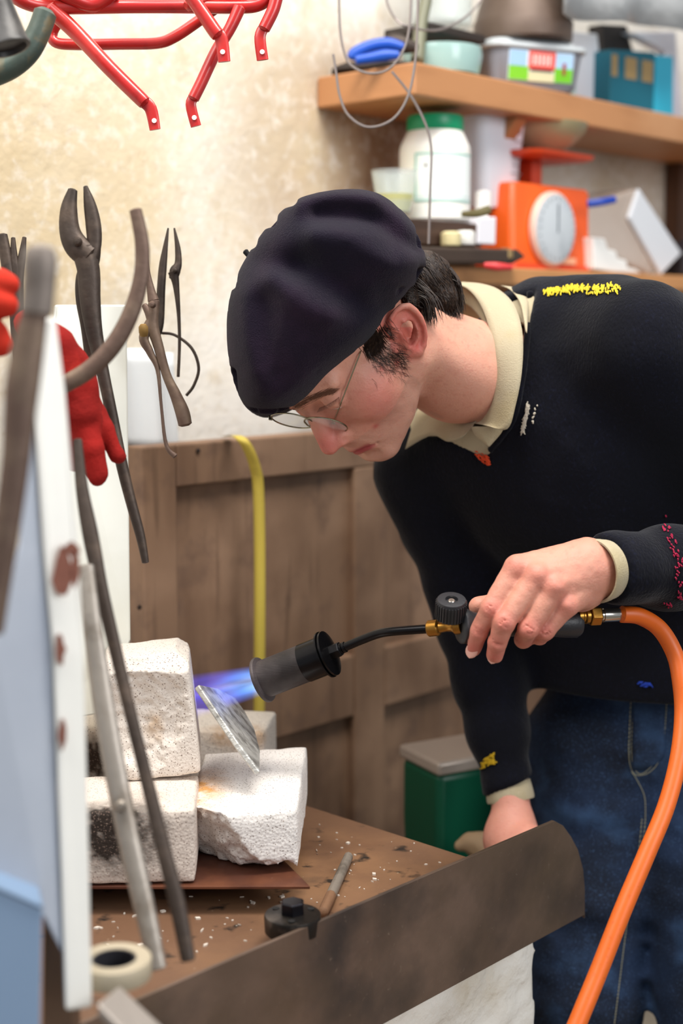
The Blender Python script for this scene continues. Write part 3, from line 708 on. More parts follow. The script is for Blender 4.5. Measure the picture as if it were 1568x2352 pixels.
# ------------------------------------------------------------------ beret
M['felt'] = mat('felt', '#1d1322', .95, sheen=.10, bump=[(900, .9), (150, .25)], var=[(26, '#281a2b', .4, .7), (9, '#171221', .4, .6), (900, '#3c3644', .66, .86)], spec=.15)
bM = (784, 787); be = np.array([-.74, .673]); bn = np.array([-.673, -.74])
BO = P(784, 787, 1.555); B1 = RX*be[0]-UP*be[1]; B3 = RX*bn[0]-UP*bn[1]; B2 = np.cross(B1, B3); 
if B2[1] < 0: B2 = -B2
sc_ = 1.56/FPX
OL = [(968, 620), (962, 570), (930, 520), (870, 475), (800, 463), (700, 480), (640, 520), (575, 605), (540, 680), (527, 760), (535, 860), (560, 930), (600, 955), (650, 945), (700, 915), (760, 860), (830, 800), (880, 740), (940, 665)]
OL = spline(OL+[OL[0]], 3)[:-1]
BP = [(float(np.dot(np.array(q)-bM, be))*sc_, float(np.dot(np.array(q)-bM, bn))*sc_) for q in OL]
def b2(x, y): q = np.array([x, y])-bM; return float(q@be)*sc_, float(q@bn)*sc_
CRE = [([(735, 545), (800, 548), (860, 560), (905, 592), (940, 610)], .0065, .013), ([(730, 600), (790, 606), (850, 640), (900, 660), (930, 640)], -.004, .014), ([(700, 520), (770, 505), (850, 515)], -.004, .012),
       ([(690, 660), (760, 690), (830, 735), (870, 735)], .005, .016), ([(640, 690), (700, 740), (760, 770)], -.0035, .014), ([(620, 740), (628, 810), (640, 880)], .003, .016), ([(610, 640), (650, 650), (700, 655)], .003, .016), ([(585, 720), (584, 800), (600, 880)], -.0025, .014)]
def f_beret(p):
    r = p-V(BO); u = r @ V(B1); w_ = r @ V(B3); v = r @ V(B2)
    w_s = w_+F32(.012)*np.clip(-v/F32(.11), 0, 1)*np.clip((F32(.05)-w_)/F32(.06), 0, 1)
    d2 = sd_poly(u, w_s, BP); t = np.clip(-d2/F32(.122), 0, 1)
    va = F32(.142)*(1-(1-t)**F32(3.6))**F32(.29)
    d = np.where(d2 > 0, np.sqrt(np.maximum(d2, 0)**2+v*v*F32(.5)), np.maximum((np.abs(v)-va)*F32(.6), d2))
    for pl, am, wd in CRE:
        am = am*1.5; q = np.array([b2(*z) for z in spline(pl, 5)], F32); dd = np.full(len(u), 1e9, F32)
        for i in range(len(q)-1):
            e = q[i+1]-q[i]; t = np.clip(((u-q[i][0])*e[0]+(w_-q[i][1])*e[1])/float(e@e), 0, 1)
            dd = np.minimum(dd, (u-q[i][0]-e[0]*t)**2+(w_-q[i][1]-e[1]*t)**2)
        d = d+F32(am)*np.exp(-dd/F32(wd*wd))*np.clip((F32(.0)-v)/F32(.06), 0, 1)
    return d+pnoise(p, 22, 6)*F32(.0010)
v, f = sdf_mesh(f_beret, BO-[.17, .15, .17], BO+[.17, .15, .19], .0026)
f_smooth = None
beret = arr_mesh('beret', v, f, M['felt'], parent=man); plabel(beret, 'dark purplish navy felt beret')
sm_ = beret.modifiers.new('smooth', 'SMOOTH'); sm_.factor = .5; sm_.iterations = 7
s0 = P(588, 606, 1.575)
ptube(MB(), [(588, 606, 1.545, .0031), (572, 588, 1.545, .0029), (563, 577, 1.545, .0033)], 3, 10).build('stalk', mat('stalk', '#0d0d12', .8), beret, smooth=True)

# ------------------------------------------------------------------ shirt and sweater
M['knit'] = mat('knit', '#090a15', .95, sheen=.12, bump=[((420, 420, 160), .6), (60, .25)], var=[(300, '#14172a', .55, .8), (6, '#06070f', .45, .65)], spec=.2)
M['cotton'] = mat('cotton', '#b3a68a', .8, sheen=.15, bump=[(700, .4), (40, .25)], var=[(16, '#ab9a70', .5, .75), (120, '#c2b595', .6, .9)])
NP = P(1120, 870, 1.63); nx_ = nrm(FRT+np.array([0, -.35, .0])); nu = nrm(UP-nx_*np.dot(UP, nx_)); nv = np.cross(nx_, nu)
def n2d(x, y): q = PN(x, y, NP, nx_)-NP; return (float(q@nu), float(q@nv))
NECK = [n2d(*q) for q in [(1212, 600), (1210, 700), (1203, 790), (1190, 880), (1170, 965), (1122, 1030), (1060, 1015), (1000, 1012), (930, 1032), (860, 990), (840, 600)]]
def f_arms(p, g=0):
    d = sd_chain(p, [tuple(Rs)+(.058+g,), tuple(P(1018, 1200, 1.80))+(.054+g,), tuple(P(1070, 1330, 1.80))+(.051+g,), tuple(P(1106, 1440, 1.80))+(.0515+g,), tuple(P(1123, 1560, 1.785))+(.0455+g,), tuple(P(1143, 1680, 1.77))+(.039+g,), tuple(P(1163, 1790, 1.755))+(.0275+g,), tuple(P(1172, 1850, 1.75))+(.026+g,)], .015)
    e = sd_chain(p, [tuple(Ls)+(.066+g,), tuple(P(1630, 1010, 1.63))+(.060+g,), tuple(Le)+(.054+g,), tuple(P(1640, 1295, 1.56))+(.047+g,), tuple(P(1530, 1300, 1.51))+(.0415+g,), tuple(P(1440, 1306, 1.472))+(.0345+g,), tuple(P(1360, 1310, 1.44))+(.032+g,)], .02)
    return d, e
cutR = (P(1165, 1800, 1.755), nrm(P(1172, 1850, 1.75)-P(1160, 1780, 1.755)+np.array([.012, 0, .0]))); cutL = (P(1392, 1308, 1.455), nrm(P(1360, 1312, 1.44)-P(1440, 1303, 1.472)))
FOLD = [([(1000, 1180), (1060, 1300), (1190, 1480)], -.012, .022), ([(1500, 720), (1470, 900), (1500, 1080)], -.006, .02), ([(1560, 1080), (1500, 1000), (1480, 930)], -.008, .03), ([(1250, 1150), (1330, 1350), (1360, 1480)], .004, .04)]
def f_sweater(p):
    t = f_torso(p, .012)
    # side of the body down to the hem
    t = smin(t, sd_cap(p, WST, P(1480, 1640, 1.86), .148, .150)*1.0, .04) if False else smin(t, sd_ell(p, P(1475, 1560, 1.86), (.158, .128, .22), TM), .05)
    a, b = f_arms(p)
    sp = pnoise(p, 9, 3)*F32(.006)+pnoise(p, 22, 4)*F32(.0035)+pnoise(p, 45, 5)*F32(.0012)
    a = np.maximum(a, (p-V(cutR[0])) @ V(cutR[1])); b = np.maximum(b, (p-V(cutL[0])) @ V(cutL[1]))
    hem = (V(P(1400, 1592, 1.78))-p) @ V(nrm(Z*1.0+RX*.02)); t = smax(t, hem, .006)
    d = smin(t, b, .035); d = smin(d, a, .030)
    d = d+np.minimum(sp, F32(.0012))
    r = p-V(NP); pl = sd_poly(r @ V(nu), r @ V(nv), NECK); c = r @ V(nx_)
    d = smax(d, -np.maximum(pl, -c-F32(.075)), .004)
    return d
v, f = sdf_mesh(f_sweater, np.array([.04, 1.2, .80]), np.array([.76, 2.15, 1.62]), .0042)
sw = arr_mesh('sweater', v, f, M['knit'], parent=man); plabel(sw, 'navy knitted V-neck sweater with coloured darning')
m1 = sw.modifiers.new('smooth', 'SMOOTH'); m1.factor = .5; m1.iterations = 4
bsw = bvh(v, f)
# ribbed neckline edge
rib = []
for x, y in spline([(1213, 668), (1211, 720), (1205, 790), (1192, 880), (1172, 962), (1122, 1032)], 5):
    h_ = cast(bsw, x+5, y+3, .0005)
    if h_: rib.append(h_[0])
if len(rib) > 3: MB().tube(rib, .0042, 8, flat=1).build('neck_rib', M['knit'], sw, smooth='all')
def f_shirt(p):
    d = f_torso(p, .0085)
    r = p-V(NP); pl = sd_poly(r @ V(nu), r @ V(nv), NECK); c = r @ V(nx_)
    d = smax(d, pl-F32(.016), .004)
    hole = sd_chain(p, [tuple(P(900, 850, 1.58))+(.062,), tuple(P(1075, 850, 1.645))+(.062,), tuple(P(1150, 862, 1.66))+(.0655,)])
    return smax(d, -hole, .004)+pnoise(p, 30, 9)*F32(.001)
v, f = sdf_mesh(f_shirt, np.array([.02, 1.4, 1.1]), np.array([.45, 1.95, 1.60]), .004)
shirt = arr_mesh('shirt', v, f, M['cotton'], parent=man); plabel(shirt, 'cream corduroy shirt under the sweater')
def ribbon(inner, outer, name, parent, th=.0022, rows_=5, bulge=.003):
    a = spline(inner, 6); b = spline(outer, 6); n = min(len(a), len(b)); rows = []
    for j in range(rows_+1):
        t = j/rows_; row = []
        for i in range(n):
            p = P(*a[i])*(1-t)+P(*b[i])*t; row.append(p+nrm(C0-p)*bulge*math.sin(math.pi*t))
        rows.append(row)
    return MB().grid(rows, np.array([.0, th, -.0004])).build(name, M['cotton'], parent, smooth='all', fix=True, bevel=0)
ribbon([(1045, 652, 1.70), (1072, 662, 1.675), (1098, 690, 1.645), (1118, 735, 1.615), (1132, 800, 1.592), (1138, 870, 1.588), (1130, 925, 1.595), (1108, 962, 1.61), (1090, 972, 1.62)],
       [(1062, 647, 1.715), (1110, 652, 1.69), (1150, 668, 1.66), (1183, 705, 1.625), (1200, 770, 1.590), (1198, 855, 1.575), (1184, 930, 1.575), (1165, 985, 1.58), (1120, 978, 1.595)], 'collar_leaf', shirt)
ribbon([(1095, 966, 1.63), (1060, 968, 1.65), (1025, 962, 1.68), (985, 950, 1.71), (960, 935, 1.73)],
       [(1080, 985, 1.615), (1058, 1008, 1.625), (1028, 1014, 1.645), (990, 1000, 1.67), (930, 1032, 1.70)], 'collar_leaf', shirt)
ribbon([(1150, 655, 1.70), (1175, 668, 1.665), (1196, 700, 1.632), (1206, 760, 1.605)], [(1200, 662, 1.69), (1212, 672, 1.665), (1213, 705, 1.635), (1210, 765, 1.600)], 'yoke', shirt, rows_=3, bulge=.001)
ribbon([(1082, 980, 1.612), (1092, 1000, 1.612), (1118, 1024, 1.612)], [(1158, 978, 1.600), (1150, 996, 1.604), (1124, 1026, 1.611)], 'placket', shirt, rows_=3, bulge=.002)
# collar stand at the back of the neck
ribbon([(1040, 652, 1.70), (1062, 690, 1.72), (1085, 705, 1.72)], [(1075, 658, 1.70), (1100, 690, 1.69), (1125, 760, 1.64)], 'collar_stand', shirt, rows_=3)
# turned-back shirt cuffs
def cuff(c, ax, r, l_, sx, nm='shirt_cuff', u=None):
    ax = nrm(ax); MB().lathe([(r*.80, .0), (r*.98, -.001), (r*1.0, .004), (r*1.03, l_*.5), (r*1.05, l_-.003), (r*1.03, l_), (r*.97, l_), (r*.95, l_-.004), (r*.92, .003)], c, ax, 40, sx, u).build(nm, M['cotton'], shirt, smooth=True)
cuff(P(1392, 1308, 1.456), nrm(P(1352, 1314, 1.440)-P(1400, 1306, 1.456)), .0315, .0165, 1.0)
cuff(P(1166, 1797, 1.754), nrm(cutR[1]-RX*.30), .0282, .022, 1.0)

# darning stitches on the sweater
def stitches(name, spec, hexc, lab, seed):
    R2 = random.Random(seed); mb = MB()
    for (x0, y0, x1, y1, n, w_, l_, ang) in spec:
        for i in range(n):
            t = R2.random(); x = x0+(x1-x0)*t+R2.gauss(0, w_*.4); y = y0+(y1-y0)*t+R2.gauss(0, w_); a = math.radians(ang+R2.gauss(0, 18)); L = l_*(.5+R2.random())
            p0 = cast(bsw, x-L*math.cos(a)/2, y-L*math.sin(a)/2, .0012); p1 = cast(bsw, x+L*math.cos(a)/2, y+L*math.sin(a)/2, .0012); pm = cast(bsw, x, y, .0018)
            if p0 and p1 and pm and np.linalg.norm(p0[0]-p1[0]) < .03: mb.tube([p0[0], pm[0], p1[0]], [.0006, .0010, .0006], 5, rnd=False)
    if mb.v: tag(plabel(mb.build(name, mat(name, hexc, .85, bump=[(600, .5)]), sw), lab), kind='stuff')
stitches('darning', [(1250, 672, 1340, 662, 150, 4, 7, -70), (1340, 664, 1425, 662, 80, 3, 6, -80), (1345, 675, 1420, 672, 22, 2, 6, 90)], '#d8c02a', 'yellow darning stitches on the shoulder', 1)
stitches('darning', [(1213, 935, 1200, 990, 120, 3, 13, 100), (1232, 930, 1222, 975, 14, 3, 5, 90)], '#c9bfae', 'pale grey darning patch on the chest', 2)
stitches('darning', [(1095, 1042, 1125, 1058, 46, 5, 8, 30)], '#d9481c', 'orange darning spot below the collar', 3)
stitches('darning', [(1110, 1752, 1136, 1744, 46, 5, 9, -20)], '#c9a414', 'yellow darning star on the cuff', 4)
stitches('darning', [(1530, 1210, 1562, 1300, 46, 12, 5, 60), (1550, 1300, 1560, 1380, 20, 8, 5, 80), (1520, 1385, 1545, 1388, 8, 3, 5, 80)], '#a3123e', 'magenta darning specks on the sleeve', 5)
stitches('darning', [(1462, 1568, 1495, 1573, 16, 2, 9, 5)], '#1b3fae', 'blue darning on the hem', 6)

# ------------------------------------------------------------------ jeans and shoes
M['denim'] = mat('denim', '#1b3050', .9, bump=[((900, 900, 500), .6), (26, .5, 'n', .006)], var=[(8, '#0e1a2e', .42, .62), (14, '#3b5c85', .52, .80), (420, '#3d5a80', .55, .8)])
def f_jeans(p):
    d = sd_ell(p, P(1495, 1640, 1.90), (.158, .118, .13), TM)
    for q in LEGS: d = smin(d, sd_chain(p, [tuple(c)+(r,) for c, r in q], .02), .025)
    d = smin(d, sd_cap(p, P(1495, 1700, 1.86), P(1500, 1850, 1.87), .085, .06), .03)
    d = smax(d, (V((0, 0, .075))-p) @ V(Z), .004)
    z = p[:, 2]; sp = pnoise(p*V((1, 1, 1.7)), 15, 11)*F32(.006)+pnoise(p*V((1, 1, 2.2)), 32, 12)*F32(.003)
    return smax(d+sp, (p-V(P(1495, 1500, 1.85))) @ V(Z), .003)
v, f = sdf_mesh(f_jeans, np.array([.12, 1.55, .05]), np.array([.72, 2.15, 1.12]), .006)
je = arr_mesh('jeans', v, f, M['denim'], parent=man); plabel(je, 'worn dark blue denim jeans'); bje = bvh(v, f)
M['thread'] = mat('thread', '#b0ab8e', .8)
def seam(pts, tree, parent, off=0, r=.0006, nm='seam'):
    mb = MB(); L = spline([np.array(q, float) for q in pts], 8); run = []
    for x, y in L:
        h_ = cast(tree, x+off, y, .0006)
        if h_ and (not run or np.linalg.norm(run[-1]-h_[0]) < .05): run.append(h_[0])
    for i in range(len(run)-1):
        a, b = run[i], run[i+1]; n = max(1, int(np.linalg.norm(b-a)/.0035))
        for k in range(n): mb.tube([a+(b-a)*(k+.12)/n, a+(b-a)*(k+.5)/n+nrm(C0-a)*.0004, a+(b-a)*(k+.88)/n], [r*.6, r, r*.6], 4, rnd=False)
    if mb.v: mb.build(nm, M['thread'], parent)
flyL = [(1450, 1590), (1446, 1660), (1444, 1730), (1449, 1764), (1462, 1780), (1490, 1774), (1514, 1745), (1525, 1690), (1532, 1590)]
seam(flyL, bje, je); seam([(x+6, y-3) if x < 1480 else (x-6, y-3) for x, y in flyL], bje, je)
seam([(1452, 1758), (1466, 1758)], bje, je, r=.001); seam([(1450, 1772), (1462, 1790), (1480, 1830), (1482, 1880)], bje, je)
seam([(1474, 1880), (1466, 1960), (1452, 2040), (1440, 2110), (1410, 2352)], bje, je); seam([(1482, 1880), (1474, 1960), (1460, 2040)], bje, je)
fly = MB(); rows = []
for y in np.linspace(1588, 1768, 12):
    row = []
    wd_ = 1.0 if y < 1720 else math.sqrt(max(.05, 1-((y-1720)/52)**2))
    for x in np.linspace(1452, 1452+74*wd_, 8):
        h_ = cast(bje, x, y, .0022); row.append(h_[0] if h_ else P(x, y, 1.78))
    rows.append(row)
plabel(fly.grid(rows, -FRT*.003).build('fly', M['denim'], je, smooth='all', fix=True), 'stitched fly flap')
for k_ in (k1, k2):
    def f_shoe(p, k_=k_):
        c = np.array([k_[0], k_[1]+.03, 0]); d = sd_ell(p, c+[-.02, -.045, .045], (.05, .135, .045)); d = smin(d, sd_cap(p, c+[0, .02, .05], c+[0, .02, .12], .05, .048), .03)
        return smax(d, -(p[:, 2]-F32(.001)), .004)
    c = np.array([k_[0], k_[1]+.03, 0]); v, f = sdf_mesh(f_shoe, c+[-.1, -.2, -.01], c+[.1, .12, .19], .007); arr_mesh('shoe', v, f, mat('leather', '#2b1d16', .5), parent=man)

# ------------------------------------------------------------------ spectacles
M['wire'] = mat('gold_wire', '#a79f86', .25, .95); M['lens'] = mat('lens', '#e6ecef', .03, alpha=.22, spec=.6)
gn = nrm((-.14, -.37, -.93))
def lensc(x, y, depth_ref): return PN(x, y, depth_ref, gn)
refc = hw(0, 99, 12)
LN = lensc(748, 976, refc); LFa = lensc(672, 966, refc); LN = C0+(LN-C0)*.9925; LFa = C0+(LFa-C0)*.9955
gu = nrm(LN-LFa); gv = np.cross(gn, gu)
gl = bpy.data.objects.new('spectacles', None); COL.objects.link(gl); gl.parent = man; gl.location = [float(c) for c in (LN-base)]; plabel(gl, 'round thin gold-wire spectacles')
def ring(c, r, n=40, a0=0, a1=2*math.pi): return [c+gu*r*math.cos(t)+gv*r*math.sin(t) for t in np.linspace(a0, a1, n, endpoint=False)]
for c in (LN, LFa):
    MB().tube(ring(c, .0235), .0009, 8, closed=True).build('rim', M['wire'], gl, smooth=True)
    pts = ring(c, .0233, 32); MB().add([c+gn*.001]+pts, [(0, i+1, (i+1) % 32+1) for i in range(32)]).add([c-gn*.0002]+[q-gn*.0012 for q in pts], [(0, (i+1) % 32+1, i+1) for i in range(32)]).build('lens', M['lens'], gl, smooth='all')
brp = [LN-gu*.0232, (LN+LFa)/2+gn*.004+gv*.001, LFa+gu*.0232]
MB().tube(spline(brp, 6), .0009, 8).build('bridge', M['wire'], gl, smooth=True)
hN = cast(bh, 905, 700, .003)
ta = P(766, 969, float((LN-C0)@FW)+.004); tb = P(826, 813, 1.462); tc = P(838, 770, 1.50); 
tpts = [ta+(LN-ta)*.12, ta]
for t in (.15, .3, .5, .7, .85, 1):
    x_ = 766+(826-766)*t; y_ = 969+(813-969)*t; h_ = bh.ray_cast(Vector(C0), Vector(nrm(ray(x_, y_)))); dd_ = float((np.array(h_[0])-C0)@FW)-.004 if h_[0] else 9
    dl_ = float((ta-C0)@FW)*(1-t)+1.478*t; tpts.append(P(x_, y_, min(dd_, dl_)))
tpts.append(tc)
MB().tube(tpts, [.0008]*9, 8).build('temple', M['wire'], gl, smooth=True)
MB().box(ta, (.002, .0028, .0012), (gu, gn, gv)).build('hinge', M['wire'], gl, bevel=.0004)
tf = LFa-gu*.0245; MB().tube([tf, tf-gu*.002-gn*.001, tf-gu*.004-gn*.02, hw(-79, 0, 28)], .0008, 8).build('temple', M['wire'], gl, smooth=True)
MB().box(tf, (.002, .0028, .0012), (gu, gn, gv)).build('hinge', M['wire'], gl, bevel=.0004)
for s_, c in ((-1, LN), (1, LFa)): 
    q = c+gu*.019*s_-gn*.006+gv*.004; MB().lathe([(.0035*math.sin(t), .0035*math.cos(t)*.5) for t in np.linspace(.05, 3.1, 8)], q, gn, 10).build('nose_pad', M['lens'], gl, smooth='all')
# ================================================================== gas torch and hose
M['black'] = mat('black_plastic', '#26262a', .45, bump=[(300, .2)]); M['brass'] = mat('brass', '#a97a35', .32, .9, bump=[(90, .15)]); M['chrome'] = mat('chrome', '#c9c4bb', .2, .95)
M['gun'] = mat('black_steel', '#1a191b', .25, .7); M['burner'] = mat('burner_steel', '#5a5152', .5, .4, bump=[((60, 60, 900), .2)], var=[(30, '#6b6462', .55, .75), (12, '#2f2a2a', .5, .7)])
dT = 1.50
b0 = P(601, 1562, dT+.03); b1 = P(752, 1502, dT+.005); tax = nrm(b1-b0); Lb = float(np.linalg.norm(b1-b0))
to = thing('gas_torch', 'black gas torch with brass valve and grey knob held in the left hand', 'torch', b0)
rb = .0205
MB().lathe([(.010, .004), (rb*1.16, -.001), (rb*1.22, 0), (rb*1.22, .0025), (rb, .004), (rb, Lb*.66), (rb*.86, Lb*.66), (rb*.86, .006)][::-1] if False else [(rb*.80, .03), (rb*.88, .0015), (rb*1.22, -.0005), (rb*1.24, .0012), (rb*1.2, .003), (rb*1.0, .0045), (rb*1.0, Lb*.68)], b0, tax, 48).build('burner_tube', M['burner'], to, smooth=True)
MB().lathe([(rb*1.03, Lb*.66), (rb*1.03, Lb*.95), (rb*1.24, Lb*.965), (rb*1.24, Lb*.985), (rb*1.05, Lb*.99), (rb*1.05, Lb*1.0), (rb*1.2, Lb*1.01), (rb*1.2, Lb*1.035), (rb*.9, Lb*1.05), (rb*.5, Lb*1.06)], b0, tax, 48).build('burner_collar', M['gun'], to, smooth=True)
MB().lathe([(.0085, Lb*1.05), (.0085, Lb*1.05+.011), (.0075, Lb*1.05+.012)], b0, tax, 6).build('hex_nut', M['gun'], to, bevel=.0006)
MB().lathe([(.0058, Lb*1.05+.011), (.0058, Lb*1.05+.0135), (.0045, Lb*1.05+.014), (.0058, Lb*1.05+.0145), (.0058, Lb*1.05+.0175), (.004, Lb*1.05+.018)], b0, tax, 20).build('jet_ring', M['gun'], to, smooth=True)
e0 = b0+tax*(Lb*1.05+.016)
pipe = spline([e0, P(830, 1470, dT-.01), P(868, 1456, dT-.02), P(905, 1450, dT-.03), P(988, 1444, dT-.045)], 6)
MB().tube(pipe, .0047, 16).build('pipe', M['gun'], to, smooth=True)
vx = nrm(P(1060, 1437, dT-.06)-P(988, 1444, dT-.045)); v0 = P(983, 1444, dT-.044)
MB().lathe([(.0075, 0), (.0085, .001), (.0085, .011), (.0072, .0125), (.0055, .013), (.0048, .020), (.0055, .026), (.0088, .0300), (.0088, .037)], v0, vx, 28).build('valve_body', M['brass'], to, smooth=True)
kb = v0+vx*.024; ka = nrm(UP*1.0+RX*.02+FW*-.55)
kn = MB().lathe([(.0125, .010), (.0150, .012), (.0152, .030), (.0143, .0325), (.0105, .033), (.0065, .033), (.006, .0295), (.001, .0295)], kb, ka, 40).build('knob', M['black'], to, smooth=True)
u_ = nrm(np.cross(ka, RX)); v_ = np.cross(ka, u_)
rg = MB()
for k in range(32): t = 2*math.pi*k/32; d_ = u_*math.cos(t)+v_*math.sin(t); rg.box(kb+ka*.021+d_*.0152, (.0006, .0009, .0088), (np.cross(ka, d_), d_, ka))
tag(rg.build('knob_ribs', M['black'], kn), kind='stuff')
MB().lathe([(.0036, .0296), (.0036, .0312), (.0030, .0318), (.0012, .0318), (.001, .0308)], kb, ka, 18).build('screw', M['chrome'], kn, smooth=True)
MB().lathe([(.004, -.001), (.0045, .012)], kb, ka, 16).build('valve_stem', M['brass'], to, smooth=True)
hA = v0+vx*.0335; hB = P(1330, 1432, 1.478); hx = nrm(hB-hA); hl = float(np.linalg.norm(hB-hA))
MB().lathe([(.0095, 0), (.0165, .001), (.0185, .003), (.0183, .007), (.0150, .013), (.0128, .02), (.0120, .04), (.0122, .08), (.0130, .1), (.0145, hl*.88), (.0148, hl-.004), (.0125, hl)], hA, hx, 36).build('handle', M['black'], to, smooth=True)
g0 = P(1326, 1416, 1.472); gx = nrm(P(1432, 1411, 1.485)-g0)
MB().lathe([(.0078, 0), (.0078, .004), (.0066, .0055), (.0066, .0070), (.0082, .0085), (.0082, .0120)], g0, gx, 24).build('swivel', M['brass'], to, smooth=True)
MB().lathe([(.0098, .0128), (.0108, .0140), (.0108, .0235), (.0098, .0250)], g0, gx, 6).build('hose_nut', M['brass'], to, bevel=.0007)
MB().lathe([(.0062, .024), (.0062, .028), (.0073, .0285), (.0073, .046), (.0066, .047)], g0, gx, 24).build('ferrule', M['chrome'], to, smooth=True)
# flame: glowing gas only
fm = bpy.data.materials.new('flame'); fm.use_nodes = True; nt = fm.node_tree; nt.nodes.clear(); N = nt.nodes.new; Lk = nt.links.new
out = N('ShaderNodeOutputMaterial'); em = N('ShaderNodeEmission'); tc = N('ShaderNodeTexCoord'); sep = N('ShaderNodeSeparateXYZ'); Lk(tc.outputs['Object'], sep.inputs[0])
def mth(op, a, b=None, c=None, cl=False):
    m = N('ShaderNodeMath'); m.operation = op; m.use_clamp = cl
    for i, q in enumerate((a, b, c)):
        if q is None: continue
        if isinstance(q, (int, float)): m.inputs[i].default_value = q
        else: Lk(q, m.inputs[i])
    return m.outputs[0]
FL = .128; FR = .031
mp = N('ShaderNodeMapping'); mp.inputs['Scale'].default_value = (70, 70, 14); Lk(tc.outputs['Object'], mp.inputs[0]); nz = N('ShaderNodeTexNoise'); nz.inputs['Scale'].default_value = 1; nz.inputs['Detail'].default_value = 3; Lk(mp.outputs[0], nz.inputs[0])
r2 = mth('SQRT', mth('ADD', mth('MULTIPLY', sep.outputs[0], sep.outputs[0]), mth('MULTIPLY', sep.outputs[1], sep.outputs[1])))
zz = mth('DIVIDE', sep.outputs[2], FL)
rad = mth('ADD', mth('MULTIPLY', zz, .012), .017)
rr_ = mth('DIVIDE', r2, rad)
fall = mth('SUBTRACT', 1.0, mth('POWER', rr_, 2.0), cl=True)
nn_ = mth('MULTIPLY', mth('SUBTRACT', nz.outputs[0], .30, cl=True), 2.4)
en1 = mth('POWER', mth('SUBTRACT', 1.02, zz, cl=True), .8)
st_ = mth('MULTIPLY', mth('MULTIPLY', fall, nn_), en1)
ramp = N('ShaderNodeValToRGB'); cr_ = ramp.color_ramp; cr_.elements[0].position = 0; cr_.elements[0].color = H('#b9e6ff'); cr_.elements[1].position = 1; cr_.elements[1].color = H('#3a35e0')
e_ = cr_.elements.new(.35); e_.color = H('#5fa0ff'); e_ = cr_.elements.new(.65); e_.color = H('#4452f0')
Lk(mth('ADD', zz, mth('MULTIPLY', rr_, .35)), ramp.inputs[0]); Lk(ramp.outputs[0], em.inputs[0]); Lk(mth('MULTIPLY', st_, 85), em.inputs[1]); Lk(em.outputs[0], out.inputs['Volume'])
flo = MB().lathe([(.016, 0), (.018, .01), (.024, .05), (.029, .10), (.028, FL)], (0, 0, 0), Z, 32)
me = bpy.data.meshes.new('flame'); me.from_pydata(flo.v, [], flo.f); me.materials.append(fm); fl_o = bpy.data.objects.new('flame', me); COL.objects.link(fl_o); fl_o.parent = to
fl_o.location = [float(c) for c in (-tax*-.0015)]; fl_o.rotation_euler = Vector(-nrm(tax*.97+RX*.12+UP*-.10)).to_track_quat('Z', 'Y').to_euler(); plabel(fl_o, 'blue gas flame')

M['hose'] = mat('orange_rubber', '#e0661a', .42, var=[(200, '#c9540f', .62, .8)], bump=[(60, .1)])
hs = spline([(1428, 1411, 1.483, .0088), (1470, 1416, 1.49, .0088), (1515, 1445, 1.50, .0088), (1548, 1500, 1.50, .0090), (1562, 1560, 1.49, .0090), (1568, 1640, 1.48, .0090), (1558, 1740, 1.46, .0090), (1530, 1850, 1.44, .0090), (1485, 1960, 1.42, .0090), (1430, 2090, 1.40, .0090), (1375, 2230, 1.38, .0090), (1325, 2352, 1.36, .0090), (1240, 2560, 1.33, .009), (1180, 2800, 1.35, .009)], 8)
hpts = [P(a[0], a[1], a[2]) for a in hs]; hl_ = hpts[-1]
hpts += spline([hl_, (hl_[0]+.01, hl_[1]+.04, .16), (.24, 1.36, .03), (.42, 1.42, .0105), (.8, 1.38, .0105)], 8)[1:]
ho = MB().tube(hpts, .009, 20).build('gas_hose', M['hose'], smooth=True); tag(ho, 'orange rubber gas hose curving down from the torch', 'hose')
# ================================================================== left side: racks, tongs, glove
M['iron'] = mat('forged_iron', '#453a33', .5, .5, bump=[(120, .3)], var=[(40, '#5f5045', .5, .7), (14, '#332a25', .5, .7)])
M['iron2'] = mat('brown_iron', '#6b564b', .55, .5, bump=[(120, .3)], var=[(30, '#84705f', .5, .7)])
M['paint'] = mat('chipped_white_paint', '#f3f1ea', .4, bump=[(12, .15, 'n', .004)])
M['creampaint'] = mat('cream_paint', '#e6e6dc', .45, bump=[(12, .15, 'n', .004)], var=[(5, '#d2cfbf', .5, .75)])
M['chip'] = mat('rust_chip', '#8a5646', .7, bump=[(90, .4)])
# white tool rack near the camera: narrow bright front edge, side tinted blue-grey for its shade
rk = thing('tool_rack', 'white painted tool rack with brown chips on its edge, nearest at the left', 'rack', P(160, 2330, 1.0)*[1, 1, 0]+Z*.30)
dR = 1.02
tL, tR, bL, bR = P(62, 735, dR), P(128, 728, dR+.015), P(150, 2325, dR), P(212, 2318, dR+.015)
sgn = nrm(np.array([.92, .40, 0]))                                # direction of the narrow face, going right and away
lft = nrm(np.array([-.80, .60, 0]))*1.0                           # broad face, going left and away
eL = [(62, 735), (75, 900), (100, 1250), (122, 1500), (140, 2000), (150, 2325)]; eR = [(128, 728), (150, 900), (180, 1250), (192, 1500), (205, 2000), (212, 2318)]
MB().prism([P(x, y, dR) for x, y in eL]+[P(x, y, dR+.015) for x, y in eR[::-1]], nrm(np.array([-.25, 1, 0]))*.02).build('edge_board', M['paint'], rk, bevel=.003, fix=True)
lb = [P(58, 900, dR+.012), P(150, 2325, dR+.008), P(150, 2325, dR+.008)+Z*-.22, P(-220, 2600, dR-.02), P(-220, 720, dR-.02), P(-40, 760, dR-.01)]
lb = [P(63, 760, dR+.004), P(150, 2325, dR+.006), P(-260, 2330, dR-.06), P(-260, 740, dR-.06)]
